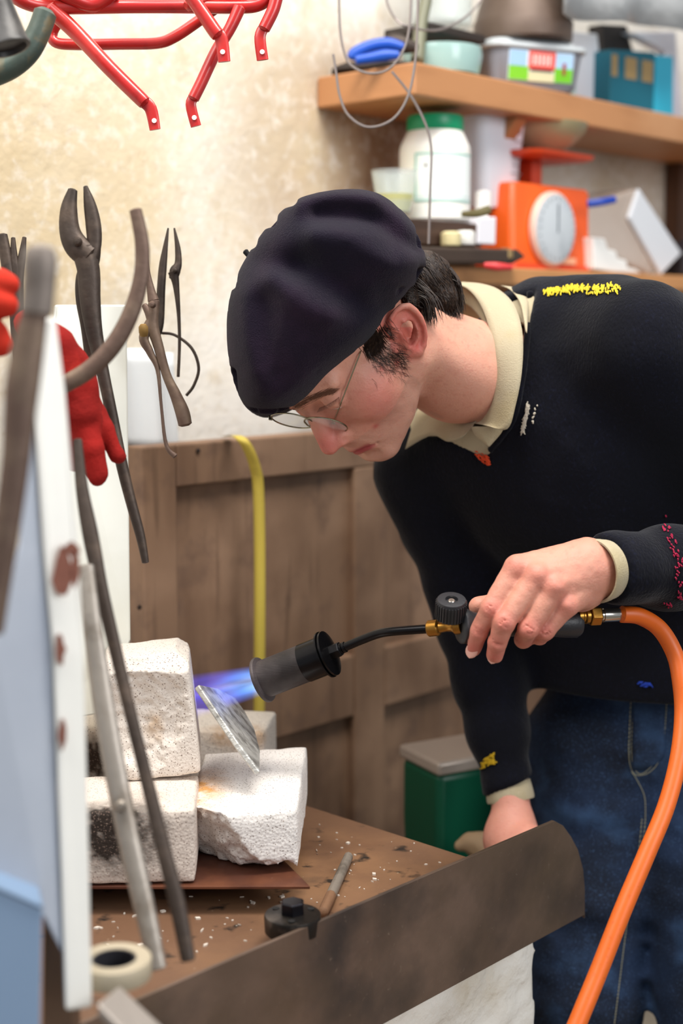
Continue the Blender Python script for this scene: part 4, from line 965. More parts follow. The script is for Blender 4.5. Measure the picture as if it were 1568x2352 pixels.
M['shadepaint'] = mat('shaded_white_paint', '#a7aebb', .5, bump=[(6, .2, 'n', .006)], var=[(3, '#bcc2cc', .45, .7)])  # white rack side, its bluish shade put into the colour
MB().prism([P(70, 860, dR+.006), P(96, 1250, dR+.006), P(119, 1500, dR+.006), P(137, 2000, dR+.006), P(147, 2200, dR+.006), P(100, 2110, dR-.01), P(-60, 2010, dR-.04), P(-60, 1250, dR-.04), P(-10, 1180, dR-.03), P(20, 1330, dR-.02), P(45, 1250, dR-.01)], nrm(np.array([-.2, 1, 0]))*.018).build('side_board', M['shadepaint'], rk, bevel=.002)
for i, (x, y, w_, h_) in enumerate([(143, 1320, 34, 90), (166, 1262, 30, 26), (138, 1492, 17, 60), (143, 1688, 14, 54), (172, 1305, 18, 70)]):
    rs = random.Random(i); n = 11
    MB().prism([P(x+w_/1.5*math.cos(2*math.pi*k/n)*(.7+.5*rs.random()), y+h_/1.6*math.sin(2*math.pi*k/n)*(.7+.5*rs.random()), dR-.0008+.0004) for k in range(n)], FW*.0022).build('rust_chip', M['chip'], rk)
# pale blue box under the rack
bx = thing('storage_box', 'pale blue box at the bottom left corner below the white rack', 'box', P(20, 2350, .92)*[1, 1, 0]+Z*.30)
M['bluebox'] = mat('blue_box', '#7f96b2', .5, bump=[(8, .1)])
MB().prism([P(-120, 1990, .95), P(98, 2085, .98), P(92, 2420, .98), P(-120, 2420, .95)], nrm(np.array([-.3, 1, 0]))*.12).build('body', M['bluebox'], bx, bevel=.003)
MB().prism([P(-120, 1982, .948), P(99, 2077, .978), P(99, 2092, .978), P(-120, 1998, .948)], nrm(np.array([-.3, 1, 0]))*.125).build('rim', M['bluebox'], bx, bevel=.002)
# dark gap behind box: brown post added to stand for its shade
tb_ = MB().prism([P(100, 2090, 1.06), P(165, 2110, 1.06), P(170, 2460, 1.06), P(95, 2460, 1.06)], np.array([0, .03, 0])).build('gap_post', M['wood_door'], bevel=.002); tag(tb_, 'short brown post added to darken the gap between the pale blue box and the white rack', 'post')
# cream panels against the wall
cp = MB().prism([P(126, 700, 1.56), P(291, 700, 1.60), P(300, 1470, 1.58), P(232, 1640, 1.56), P(100, 1660, 1.54), P(105, 900, 1.54)], nrm(np.array([-.3, 1, 0]))*.012).build('cream_panel', M['creampaint'], bevel=.002); tag(cp, 'cream painted upright panel behind the tongs and the red glove', 'panel')
cs = MB().grid([[PB(x+(y-820)*.06, y+ (10 if x > 380 else 0), bW-.035)+B*.010*math.sin((x-280)/14.) for x in np.linspace(284, 404, 16)] for y in np.linspace(800, 1040, 8)], np.array([0, .004, 0])).build('plastic_sheet', mat('white_plastic', '#eef2f4', .15, coat=.5), smooth='all', fix=True); tag(cs, 'wavy glossy white plastic sheet behind the thin pliers, above the door', 'sheet')
# big pair of tongs (photo 150-340, 430-1295)
def tongs(label, name, cat, origin, parts, m, rivet=None, group=None):
    t = thing(name, label, cat, P(*origin), group)
    for nm, pts, flat, side in parts: ptube(MB(), pts, 6, 12, flat, side).build(nm, m, t, smooth=True)
    if rivet: c = P(*rivet[:3]); MB().lathe([(rivet[3]*1.0, 0), (rivet[3], .003), (rivet[3]*.6, .0055), (.0003, .006)], c+FW*0.0, -FW, 16).build('rivet', m, t, smooth=True)
    return t
d0 = 1.42
tongs('large dark iron tongs with wide open jaws, standing above the red glove', 'tongs', 'tongs', (300, 1290, d0),
 [('jaw', [(167, 436, d0, .0048), (158, 480, d0, .0085), (160, 530, d0, .0105), (176, 565, d0, .0125), (205, 590, d0, .0125)], .7, RX),
  ('jaw', [(196, 428, d0, .0022), (206, 470, d0, .0062), (214, 515, d0, .0078), (216, 560, d0, .0075), (205, 600, d0, .0080)], .7, RX),
  ('rein', [(190, 570, d0, .0120), (203, 620, d0, .0115), (207, 690, d0, .0105), (216, 760, d0, .0085), (235, 850, d0, .0065), (258, 960, d0, .0060), (278, 1060, d0, .0060), (300, 1150, d0, .0055), (322, 1230, d0, .0048), (334, 1292, d0, .0036)], .7, RX),
  ('rein', [(214, 560, d0+.01, .008), (208, 600, d0+.012, .009), (193, 640, d0+.014, .0085), (192, 690, d0+.016, .0080), (200, 760, d0+.018, .006), (214, 900, d0+.02, .0048), (228, 1040, d0+.02, .0045)], .7, RX)], M['iron'], (179, 556, d0-.009, .0046))
# curved bar
dcb = 1.26
cbr = ptube(MB(), [(311, 482, dcb, .0056), (326, 560, dcb, .0064), (323, 640, dcb, .0068), (300, 720, dcb, .0076), (262, 790, dcb, .0080), (210, 845, dcb, .0080), (150, 882, dcb, .0078), (100, 905, dcb, .0075)], 8, 14, .6, RX).build('curved_iron_bar', M['iron2'], smooth=True); tag(cbr, 'brown curved iron bar sweeping across the tongs towards the white rack', 'bar')
d1 = 1.60
tongs('slim black pliers with long needle jaws, hanging above the plastic sheet', 'pliers', 'pliers', (410, 980, d1),
 [('jaw', [(386, 524, d1, .0010), (380, 565, d1, .0028), (374, 610, d1, .0045), (370, 660, d1, .0048), (366, 740, d1, .0052), (356, 770, d1, .0062)], .7, RX),
  ('jaw', [(400, 524, d1, .0010), (408, 570, d1, .0032), (409, 605, d1, .0042), (402, 622, d1, .0062), (398, 640, d1, .005)], .7, RX),
  ('handle', [(398, 625, d1, .0062), (404, 655, d1, .0038), (410, 720, d1, .0022), (412, 790, d1, .0018), (409, 865, d1, .0018)], .8, RX)], M['iron'], (404, 622, d1-.005, .003))
tongs('brown pliers with splayed handles between the curved bar and the slim pliers', 'pliers', 'pliers', (350, 1040, d1-.05),
 [('jaw', [(334, 560, d1-.05, .0018), (338, 620, d1-.05, .0028), (346, 665, d1-.05, .0045), (352, 690, d1-.05, .0062)], .7, RX),
  ('jaw', [(330, 700, d1-.05, .003), (344, 720, d1-.05, .0055), (352, 745, d1-.05, .006)], .7, RX),
  ('handle', [(354, 690, d1-.05, .0062), (350, 745, d1-.05, .0066), (362, 790, d1-.05, .0058), (382, 860, d1-.05, .0050), (402, 905, d1-.05, .0062), (418, 945, d1-.05, .0078), (425, 975, d1-.05, .0075)], .7, RX),
  ('handle', [(350, 735, d1-.05, .0062), (330, 775, d1-.05, .0055), (345, 810, d1-.05, .0042), (362, 850, d1-.05, .0025), (370, 930, d1-.05, .0017), (381, 1020, d1-.05, .0022), (402, 1048, d1-.05, .0032)], .7, RX)], M['iron2'], (350, 700, d1-.058, .004))
lp = ptube(MB(), [(372, 765, d1+.01, .0016), (402, 770, d1+.01, .0016), (440, 800, d1+.01, .0018), (456, 845, d1+.01, .0018), (445, 885, d1+.01, .0018), (428, 908, d1+.01, .0018)], 8, 8).build('wire_loop', M['iron'], smooth=True); tag(lp, 'thin dark wire loop bowing out right of the pliers', 'wire')
bk_ = MB().lathe([(.004, 0), (.0052, .004), (.0052, .010), (.003, .013)], P(330, 772, d1-.06), FW*-.2+Z, 16).build('brass_ferrule', mat('dull_brass', '#8a6a35', .7, .2), smooth=True); tag(bk_, 'small brass coloured ferrule among the pliers', 'ferrule')
# small tongs far left behind the glove
tongs('small dark tongs with two thin prongs at the far left edge', 'tongs', 'tongs', (30, 700, 1.45),
 [('jaw', [(4, 540, 1.45, .0058), (12, 580, 1.45, .0062), (20, 625, 1.45, .0065), (34, 660, 1.45, .0065)], .7, RX),
  ('jaw', [(30, 546, 1.45, .0022), (32, 590, 1.45, .004), (36, 620, 1.45, .0055), (40, 660, 1.45, .006)], .7, RX),
  ('jaw', [(56, 545, 1.45, .0022), (50, 590, 1.45, .004), (44, 625, 1.45, .005), (40, 660, 1.45, .006)], .7, RX),
  ('rein', [(36, 650, 1.45, .008), (40, 760, 1.45, .007), (50, 900, 1.45, .006)], .7, RX)], M['iron'])
# thick forged bar with flattened head in front of the rack
dh_ = .92
fb_ = thing('forging_hammer', 'blurred grey-brown iron tool with blunt rounded head, nearest the camera at left', 'tool', P(60, 1300, dh_))
ptube(MB(), [(93, 572, dh_, .0095), (92, 600, dh_, .0112), (90, 650, dh_, .0108), (84, 720, dh_, .0108)], 5, 20, .8, RX).build('head', mat('worn_iron', '#837870', .5, .4, bump=[(60, .3)], var=[(24, '#6b5f57', .5, .7)]), fb_, smooth=True)
ptube(MB(), [(84, 700, dh_, .0085), (68, 780, dh_, .0105), (52, 880, dh_, .0115), (44, 960, dh_, .0105), (36, 1060, dh_, .0095), (20, 1180, dh_, .0090), (4, 1300, dh_, .008), (-20, 1450, dh_, .008)], 6, 20, .7, RX).build('shaft', M['iron2'], fb_, smooth=True)
# two long flat reins crossing in front of the bricks
lt = thing('long_tongs', 'long grey iron tongs with two reins crossing in front of the sooty firebrick', 'tongs', P(400, 2210, 1.12))
ptube(MB(), [(178, 1010, 1.24, .0040), (188, 1120, 1.23, .0055), (208, 1230, 1.22, .0070), (232, 1350, 1.21, .0060), (262, 1480, 1.20, .0056), (300, 1640, 1.18, .0052), (344, 1820, 1.16, .0056), (378, 1960, 1.14, .0060), (408, 2080, 1.13, .0066), (432, 2205, 1.12, .0058)], 6, 12, .6, RX).build('rein', M['iron'], lt, smooth=True)
M['iron3'] = mat('pale_iron', '#a39a90', .42, .55, bump=[(120, .25)], var=[(40, '#857a6e', .5, .7)])
ptube(MB(), [(196, 1300, 1.19, .0070), (210, 1420, 1.18, .0075), (226, 1540, 1.175, .0085), (248, 1680, 1.165, .0090), (276, 1830, 1.155, .0090), (305, 1970, 1.145, .0090), (335, 2100, 1.135, .0085), (362, 2225, 1.125, .0070)], 6, 12, .5, RX).build('rein', M['iron3'], lt, smooth=True)
MB().lathe([(.004, 0), (.005, .002), (.003, .005)], P(278, 1850, 1.148), -FW, 14).build('rivet', M['iron3'], lt, smooth=True)
# red glove
M['red'] = mat('red_leather', '#981c17', .9, spec=.2, bump=[(40, .6, 'n', .004), (300, .3)], var=[(12, '#821814', .45, .65), (30, '#bb3024', .55, .8)])
def f_glove(p):
    d = sd_chain(p, ch([(70, 740, 1.34, .014), (120, 800, 1.35, .020), (155, 870, 1.36, .022), (190, 950, 1.36, .020)]), .02)
    d = smin(d, sd_chain(p, ch([(186, 950, 1.36, .0165), (208, 1030, 1.355, .0118), (226, 1094, 1.355, .0095)]), .005), .004)
    d = smin(d, sd_chain(p, ch([(200, 915, 1.375, .012), (240, 985, 1.375, .0096), (270, 1046, 1.375, .0076)]), .005), .003)
    d = smin(d, sd_chain(p, ch([(150, 930, 1.38, .018), (165, 1010, 1.38, .013), (175, 1060, 1.38, .010)]), .005), .006)
    return d+pnoise(p, 40, 2)*F32(.003)+pnoise(p, 90, 3)*F32(.0012)
c_ = P(150, 930, 1.36); v, f = sdf_mesh(f_glove, c_-[.09, .07, .10], c_+[.10, .07, .12], .0028)
gv_ = arr_mesh('glove', v, f, M['red'], base=P(226, 1092, 1.36)); tag(gv_, 'red leather work glove hanging fingers down behind the white rack', 'glove')
def f_glove2(p):
    d = sd_chain(p, ch([(-50, 640, 1.18, .014), (0, 648, 1.18, .0110), (22, 652, 1.18, .0085)]), .005)
    d = smin(d, sd_chain(p, ch([(-50, 690, 1.18, .018), (-10, 695, 1.18, .0125), (14, 700, 1.18, .010)]), .005), .003)
    d = smin(d, sd_chain(p, ch([(-60, 740, 1.19, .020), (-20, 770, 1.19, .013), (0, 790, 1.19, .010)]), .005), .006)
    return d+pnoise(p, 40, 2)*F32(.002)
c_ = P(0, 710, 1.18); v, f = sdf_mesh(f_glove2, c_-[.05, .05, .06], c_+[.03, .05, .05], .0025)
gw = arr_mesh('glove', v, f, mat('red_leather_light', '#c2301f', .85, spec=.2, bump=[(60, .4)]), base=c_); tag(gw, 'bright red glove fingers poking in at the left edge above the rack', 'glove')
# tape roll, grey bar, black fitting, rod
zt_ = ZB+.001
rl = thing('tape_roll', 'blurred roll of beige tape lying flat on the bench behind the plate', 'tape', PZ(272, 2210, ZB+.001)*1.0)
rc = P(262, 2208, 1.07); rl.location = [float(c) for c in rc-Z*.012]
MB().lathe([(.017, 0), (.0275, 0), (.028, .001), (.028, .0135), (.0275, .0145), (.017, .0145), (.0165, .0135), (.0165, .001), (.017, 0)], rc-Z*.012, Z, 44).build('roll', mat('tape', '#b9ac94', .5, bump=[(300, .3)]), rl, smooth=True)
MB().lathe([(.0150, .001), (.0164, .001), (.0164, .014), (.0150, .014), (.0150, .001)], rc-Z*.012, Z, 40).build('core', mat('core', '#26242a', .7), rl, smooth=True)
gb = MB().prism([P(222, 2305, 1.00), P(275, 2262, 1.03), P(390, 2372, 1.02), P(335, 2420, .99)], -Z*.01).build('grey_bar', mat('grey_metal', '#b7aca2', .4, .5, bump=[(40, .15)]), bevel=.002); tag(gb, 'pale grey flat metal bar in the bottom left foreground', 'bar')
bf_ = PZ(674, 2108, ZB+.03); bfc = P(672, 2095, 1.335)
ft = thing('tool_holder', 'round black steel fitting with a hexagonal boss, half hidden behind the plate', 'fitting', bfc-Z*.03)
M['oil'] = mat('oily_steel', '#2c2825', .35, .7, bump=[(80, .3)], var=[(30, '#6a6058', .52, .7)])
MB().lathe([(.0245, 0), (.0265, .002), (.0270, .016), (.0262, .018), (.016, .0195)], bfc-Z*.020, Z, 40).build('flange', M['oil'], ft, smooth=True)
MB().lathe([(.0118, 0), (.0118, .0105), (.0105, .012)], bfc-Z*.001, Z, 6).build('hex_boss', mat('black_nut', '#15131a', .3, .6), ft, bevel=.0008)
for k in range(3):
    t = 2*math.pi*k/3+.5; MB().lathe([(.0032, 0), (.0035, .0008), (.001, .001)], bfc-Z*.0010+np.array([math.cos(t), math.sin(t), 0])*.019, Z, 12).build('screw_hole', mat('hole2', '#0d0b0a', .8), ft)
ra_ = PZ(800, 1968, ZB+.0055); rb_ = PZ(742, 2096, ZB+.0055)
rd = thing('iron_rod', 'short weathered iron rod lying on the bench beside the black fitting', 'rod', (ra_+rb_)/2-Z*.005)
M['rod'] = mat('weathered_rod', '#8f8478', .6, .3, bump=[(90, .5)], var=[(50, '#5f554b', .5, .7)])
md2 = ra_+(rb_-ra_)*.72; MB().tube([ra_, ra_+(rb_-ra_)*.3, md2], [.0056, .0058, .0060], 10, flat=.9).build('shank', M['rod'], rd, smooth=True)
MB().tube([md2, md2+(rb_-ra_)*.2, rb_], [.0062, .0062, .0055], 10, flat=.9).build('rusty_end', mat('rust', '#7d5a40', .7, bump=[(90, .5)]), rd, smooth=True)
# dust and crumbs of firebrick on the bench
M['crumb'] = mat('crumb', '#d9cdbf', .9); R3 = random.Random(5); cm = MB()
for i in range(240):
    x = R3.uniform(220, 1050); y = R3.uniform(1890, 2200)
    if y > 2214-(x-500)*.433-8 or y < 1870+max(0, (x-745))*.3: continue
    q = PZ(x, y, ZB+.0006); a1_, b1_ = float(q @ A), float(q @ B)
    if a1_ > aBR-.01 or b1_ > bBB-.02 or y < 2050 and x < 720: continue
    s_ = R3.choice([.0006, .0008, .001, .0012, .0022]); cm.box(q, (s_, s_*.8, s_*.5), (nrm([R3.random(), R3.random()-.5, 0]), nrm([.3-R3.random(), R3.random(), 0]), Z))
cro = cm.build('brick_crumbs', M['crumb']); tag(cro, 'pale firebrick dust and crumbs scattered on the bench', 'crumbs', kind='stuff')
# yellow strap on the door
M['yel'] = mat('yellow_strap', '#c9b24a', .6, bump=[(200, .2)])
stp = []
for x, y, o_ in ((520, 1003, .004), (540, 1000, -.020), (556, 1010, -.040), (572, 1035, -.045), (586, 1075, -.044), (593, 1120, -.042), (596, 1250, -.040), (596, 1450, -.038), (595, 1600, -.036), (594, 1800, -.036)): 
    stp.append(PB(x, y, bD-.017+o_))
yl = MB().grid([[q, q+RX*.0075+FW*-.002, q+RX*.0150] for q in [s-RX*.0075 for s in spline(stp, 5)]], FW*.0018).build('yellow_strap', M['yel'], smooth='all', fix=True); tag(yl, 'flat yellow strap hanging over the top edge of the panelled door', 'strap')
# green canister
cz = 1.93; g1 = P(925, 1712, cz+.05); g2 = P(1008, 1752, cz-.03); g3 = P(1088, 1728, cz+.02)
M['green'] = mat('green_enamel', '#0d5a40', .35, bump=[(30, .1)]); M['tin'] = mat('tin', '#cbbcae', .32, .25)
gu1 = nrm((g1-g2)*[1, 1, 0]); gu2 = nrm(np.cross(gu1, Z)); 
if gu2[1] < 0: gu2 = -gu2
hw1 = .048; hw2 = .052; ctr = g2*[1, 1, 0]+gu1*hw1+gu2*hw2; zt3 = g2[2]
cn = thing('canister', 'green canister with a square tin lid standing beyond the bench, beside the right arm', 'canister', ctr+Z*(zt3-.42))
ax3 = (gu1, gu2, Z)
v8 = []
for zz_, s_ in ((zt3-.018, 1.0), (zt3-.10, 1.0), (zt3-.40, .80)): v8 += [(ctr+gu1*hw1*i*s_+gu2*hw2*j*s_)*[1, 1, 0]+Z*zz_ for i, j in ((-1, -1), (1, -1), (1, 1), (-1, 1))]
fs = [(0, 1, 2, 3)]+[(r*4+k, r*4+(k+1) % 4, r*4+4+(k+1) % 4, r*4+4+k) for r in (0, 1) for k in range(4)]+[(11, 10, 9, 8)]
MB().add(v8, fs).build('body', M['green'], cn, bevel=.010, fix=True, segs=4, smooth=True)
MB().box(ctr*[1, 1, 0]+Z*(zt3-.0095), (hw1+.003, hw2+.003, .0095), ax3).build('lid', M['tin'], cn, bevel=.005, segs=3, smooth=True)
MB().box(ctr*[1, 1, 0]+Z*((zt3-.41)/2), (.065, .065, (zt3-.41)/2), ax3).build('stand', M['wood_door'], tag(thing('side_stool', 'low wooden stool under the green canister', 'stool', ctr*[1, 1, 0])), bevel=.004)
# beige rag end just past the bench
def f_rag(p):
    d = sd_chain(p, ch([(1056, 1943, 1.84, .007), (1078, 1934, 1.84, .010), (1100, 1942, 1.84, .017), (1130, 1958, 1.84, .024)]), .008); return smax(d, -sd_cap(p, P(1050, 1955, 1.82), P(1078, 1953, 1.82), .004, .006), .004)+pnoise(p, 70, 3)*F32(.001)
c_ = P(1095, 1945, 1.84); v, f = sdf_mesh(f_rag, c_-[.05, .05, .06], c_+[.06, .05, .05], .0025)
rg_ = arr_mesh('wooden_handle_end', v, f, mat('pale_wood', '#b89a78', .7, bump=[(60, .3)])); tag(rg_, 'rounded pale wooden handle end just past the bench corner', 'handle')
MB().box(np.array([c_[0]+.02, c_[1], (c_[2]-.045)/2]), (.02, .02, (c_[2]-.045)/2)).build('handle_stem', M['wood_door'], rg_)

# ------------------------------------------------------------------ things on the wall, top left
M['redp'] = mat('red_enamel', '#b81e1c', .32, coat=.4, bump=[(20, .1)], var=[(45, '#8f1715', .60, .78), (16, '#cf3a30', .5, .75)])
dk = 1.50
rkb = thing('bicycle_rack', 'red painted tubular bicycle carrier hanging from the wall, its stays pointing down', 'rack', P(330, 20, dk))
def rt(nm, pts, flat=1.0): return ptube(MB(), [(a, b, c, d*1.14) for a, b, c, d in pts], 6, 14, flat, RX).build(nm, M['redp'], rkb, smooth=True)
rt('top_tube', [(10, -30, dk-.02, .0072), (50, 0, dk-.02, .0072), (100, 14, dk-.01, .0070), (180, 16, dk, .0066), (300, 15, dk+.01, .0062), (420, 15, dk+.01, .0062), (540, 16, dk+.01, .0062), (590, 12, dk+.01, .0060), (615, -8, dk+.01, .0060), (625, -60, dk+.01, .006)])
rt('cross_tube', [(112, -40, dk-.02, .0074), (160, -8, dk-.01, .0074), (215, 10, dk, .0074), (262, -20, dk, .0074)])
rt('hoop', [(150, 30, dk+.03, .0050), (122, 70, dk+.04, .0052), (126, 96, dk+.04, .0052), (170, 102, dk+.04, .0054), (280, 101, dk+.04, .0054), (360, 99, dk+.04, .0054), (400, 85, dk+.04, .0054), (450, 52, dk+.04, .0054), (500, 15, dk+.04, .0054), (560, -20, dk+.04, .0054)])
rt('brace', [(430, 12, dk, .0058), (480, -4, dk+.01, .006), (560, -20, dk+.01, .006)])
def stay(pts, flat_pts, hole):
    rt('stay', pts)
    a, b, c = flat_pts; o_ = MB(); e = ptube(o_, [a, b, c], 5, 12, .28, RX, rnd=False).build('lug', M['redp'], rkb, smooth=True)
    MB().lathe([(.0022, -.0005), (.0026, .0003), (.0010, .0004)], P(*hole), -FW, 14).build('bolt_hole', mat('bolt_hole', '#efe6dc', .6), rkb)
stay([(112, 18, dk-.01, .0078), (170, 70, dk, .0074), (250, 155, dk, .0070), (318, 222, dk, .0068), (332, 236, dk, .0064)], [(326, 230, dk, .0070), (346, 250, dk, .0066), (356, 298, dk, .0058)], (354, 277, dk-.0028))
stay([(430, -20, dk-.02, .0062), (465, 30, dk-.02, .0064), (492, 70, dk-.02, .0066), (500, 80, dk-.02, .0064)], [(494, 72, dk-.02, .0066), (508, 90, dk-.02, .0068), (515, 142, dk-.02, .0064)], (511, 119, dk-.023))
stay([(550, 18, dk, .0060), (528, 65, dk, .0056), (495, 120, dk, .0056), (462, 190, dk, .0056), (444, 226, dk, .0056)], [(448, 220, dk, .0056), (438, 240, dk, .0056), (450, 290, dk, .0056)], (446, 270, dk-.0028))
stay([(640, -30, dk, .0060), (628, 20, dk, .0060), (606, 66, dk, .0058)], [(608, 60, dk, .0058), (597, 85, dk, .0060), (603, 138, dk, .0062)], (602, 119, dk-.0028))
wh_ = ptube(MB(), [(200, 10, dk+.02, .003), (205, 6, dk+.12, .003)], 1, 8)
gp = ptube(MB(), [(104, 30, 1.40, .0112), (88, 75, 1.40, .0116), (62, 120, 1.40, .0120), (20, 155, 1.40, .0120), (-40, 180, 1.40, .0120)], 8, 20).build('bent_pipe', mat('verdigris_pipe', '#4b564e', .5, .3, bump=[(60, .4)], var=[(40, '#7d6a4a', .52, .7), (20, '#2f4a44', .5, .7)]), smooth=True); tag(gp, 'bent grey-green tarnished pipe hanging beside the red carrier', 'pipe')
hn = MB().lathe([(.012, -.05), (.017, .0), (.0195, .03), (.0205, .0315), (.0205, .034), (.017, .0345), (.016, .030)], P(-6, 30, 1.30), nrm(P(20, 110, 1.30)-P(-6, 30, 1.30)), 32).build('dark_tube', mat('dark_tube', '#2d2a29', .45, bump=[(50, .3)], var=[(20, '#57524c', .55, .75)]), smooth=True); tag(hn, 'short dark tube with rolled rim at the top left corner', 'tube')
# ================================================================== upper shelf
def on(x, y, off, ztop): q = PB(x, y, bF+off); return np.array([q[0], q[1], ztop+.0005])
def hh(x, y0, y1, off): return float(PB(x, y0, bF+off)[2]-PB(x, y1, bF+off)[2])
# blue handled pliers
bp_ = thing('pliers', 'pliers with blue handles lying at the left end of the upper shelf', 'pliers', on(860, 150, .02, zs))
M['bluep'] = mat('blue_grip', '#1a4fb5', .4)
ptube(MB(), [(925, 108, 2.02, .006), (890, 100, 2.02, .0085), (850, 106, 2.02, .0085), (815, 122, 2.02, .0085), (808, 134, 2.02, .007)], 5, 12, .8).build('handle', M['bluep'], bp_, smooth=True)
ptube(MB(), [(915, 126, 2.01, .006), (885, 127, 2.01, .0085), (850, 133, 2.01, .0075), (818, 138, 2.01, .0065)], 5, 12, .8).build('handle', M['bluep'], bp_, smooth=True)
ptube(MB(), [(880, 104, 2.03, .009), (905, 96, 2.03, .012), (930, 104, 2.03, .012), (958, 110, 2.03, .006)], 5, 12, .6).build('jaw', M['iron'], bp_, smooth=True)
dk_ = MB().prism([P(770, 152, 2.09), P(800, 141, 2.09), P(930, 140, 2.04), P(952, 141, 2.01), P(952, 147, 2.01), P(760, 160, 2.09)], FW*.05).build('dark_rag', mat('dark_rag', '#2b211c', .9, bump=[(60, .6)]), bevel=.003); tag(dk_, 'dark oily rag under the blue handled pliers', 'rag')
# glass jar with pale blue content
M['glass'] = mat('clear_glass', '#dfe8e6', .06, alpha=.30, spec=.8)
jc = on(1015, 140, .06, zs)
gj = thing('glass_dish', 'pale blue-green glass dish beside the margarine tub on the upper shelf', 'dish', jc)
MB().lathe([(.045, 0), (.055, .003), (.060, .030), (.058, .042), (.055, .042), (.056, .030), (.05, .006), (.01, .004)], jc, Z, 36).build('bowl', mat('aqua_glass', '#a9c9c4', .12, alpha=.75), gj, smooth=True)
MB().lathe([(.040, .0), (.045, .006), (.040, .012), (.01, .020)], jc+Z*.006, Z, 24).build('contents', mat('aqua', '#8fb5b2', .6, bump=[(60, .8)]), gj, smooth=True)
# dark clamp lamp base with wires above it
lc = P(1000, 30, 2.15)
lm = thing('glass_jar', 'tall clear glass jar with a dark square base on the upper shelf', 'jar', lc-Z*.03)
MB().lathe([(.045, 0), (.046, .004), (.046, .20), (.044, .20), (.044, .006), (.01, .004)], lc-Z*.02+RX*.01, Z, 36).build('body', M['glass'], lm, smooth=True)
MB().box(lc-Z*.035+RX*.0, (.068, .045, .007), (nrm(A), nrm(B), Z)).build('base', mat('dark_base', '#2d241f', .6), lm, bevel=.003)
ptube(MB(), [(958, 140, 2.05, .010), (962, 100, 2.06, .010), (968, 50, 2.07, .009), (978, 0, 2.08, .009), (985, -60, 2.08, .009)], 4, 10).build('stem', mat('green_stem', '#6f6f5a', .5), lm, smooth=True)
# margarine tub
mcx = on(1200, 175, .062, zs); mt_ = thing('margarine_tub', 'plastic margarine tub with red, blue and green printed label on the upper shelf', 'tub', mcx)
M['tub'] = mat('tub_plastic', '#8f8f97', .35, alpha=.9); M['lidp'] = mat('tub_lid', '#c9cfd2', .3)
def rrect(hx, hy, r, n=6):
    out = []
    for sx, sy, a0 in ((1, 1, 0), (-1, 1, 90), (-1, -1, 180), (1, -1, 270)):
        for k in range(n+1): a = math.radians(a0+90*k/n); out.append((sx*(hx-r)+r*math.cos(a), sy*(hy-r)+r*math.sin(a)))
    return out
def tubmesh(c, secs, ax):
    mb = MB(); vs_ = []; fs = []; n = None
    for hx, hy, r, z in secs:
        q = rrect(hx, hy, r); n = len(q); vs_ += [np.array(c)+ax[0]*a+ax[1]*b+ax[2]*z for a, b in q]
    for i in range(len(secs)-1):
        for k in range(n): fs.append((i*n+k, i*n+(k+1) % n, (i+1)*n+(k+1) % n, (i+1)*n+k))
    fs.append(tuple(range(n))[::-1]); fs.append(tuple((len(secs)-1)*n+k for k in range(n))); return mb.add(vs_, fs)
hT = .066; TA = (nrm(A*.92-B*.38), np.cross(Z, nrm(A*.92-B*.38)), Z)
tubmesh(mcx, [(.072, .042, .022, 0), (.078, .047, .024, .006), (.088, .054, .026, hT)], TA).build('body', M['tub'], mt_, smooth=True, fix=True)
tubmesh(mcx, [(.091, .057, .028, hT-.006), (.093, .059, .028, hT-.004), (.093, .059, .028, hT+.002), (.080, .047, .022, hT+.004), (.075, .042, .02, hT+.010)], TA).build('lid', M['lidp'], mt_, smooth=True, fix=True)
def decal(nm, col, u0, u1, z0, z1, lift, dark=None):
    def pt(u, z): t = z/hT; return mcx+TA[0]*u-TA[1]*(.047+.007*t+lift)+Z*z
    n = 6; rows = [[pt(u0+(u1-u0)*i/n, z) for i in range(n+1)] for z in (z0, z1)]
    return MB().grid(rows, TA[1]*.0006).build(nm, mat(nm, col, .4), mt_, fix=True)
decal('label_white', '#e6ecf2', -.058, .060, .012, .058, .0012); decal('label_sky', '#9fc4e6', -.057, -.026, .034, .056, .0020); decal('label_sky', '#a9cbea', .028, .059, .034, .056, .0020)
decal('label_grass', '#7ac522', -.057, -.022, .013, .033, .0022); decal('label_grass', '#6fbf1c', .026, .059, .013, .034, .0022); decal('label_red', '#dd4a3c', -.022, .026, .030, .057, .0026); decal('label_dark', '#3d3433', -.018, .022, .027, .0305, .0028); decal('label_cream', '#d8cfa6', -.022, .026, .012, .026, .0024)
for k in range(5): decal('letter_bar', '#f6d9d2', -.016+.0075*k, -.0125+.0075*k, .036, .052, .0032)
decal('figure_mark', '#9c3a3a', .040, .046, .024, .042, .0030)
# brown dome resting on the tub
dc = mcx+Z*(hT+.0115)+TA[0]*.002-TA[1]*-.004
dm = MB().lathe([(.050, 0), (.074, .0), (.0775, .003), (.0790, .030), (.0765, .034), (.070, .060), (.058, .095), (.045, .120), (.030, .135), (.002, .140)], dc, Z, 48).build('metal_dome', mat('brown_dome', '#5b4a40', .5, .3, bump=[(90, .2)], var=[(4, '#6e5d50', .45, .65)]), smooth=True); tag(dm, 'brown dome shaped metal cover resting on the margarine tub', 'cover')
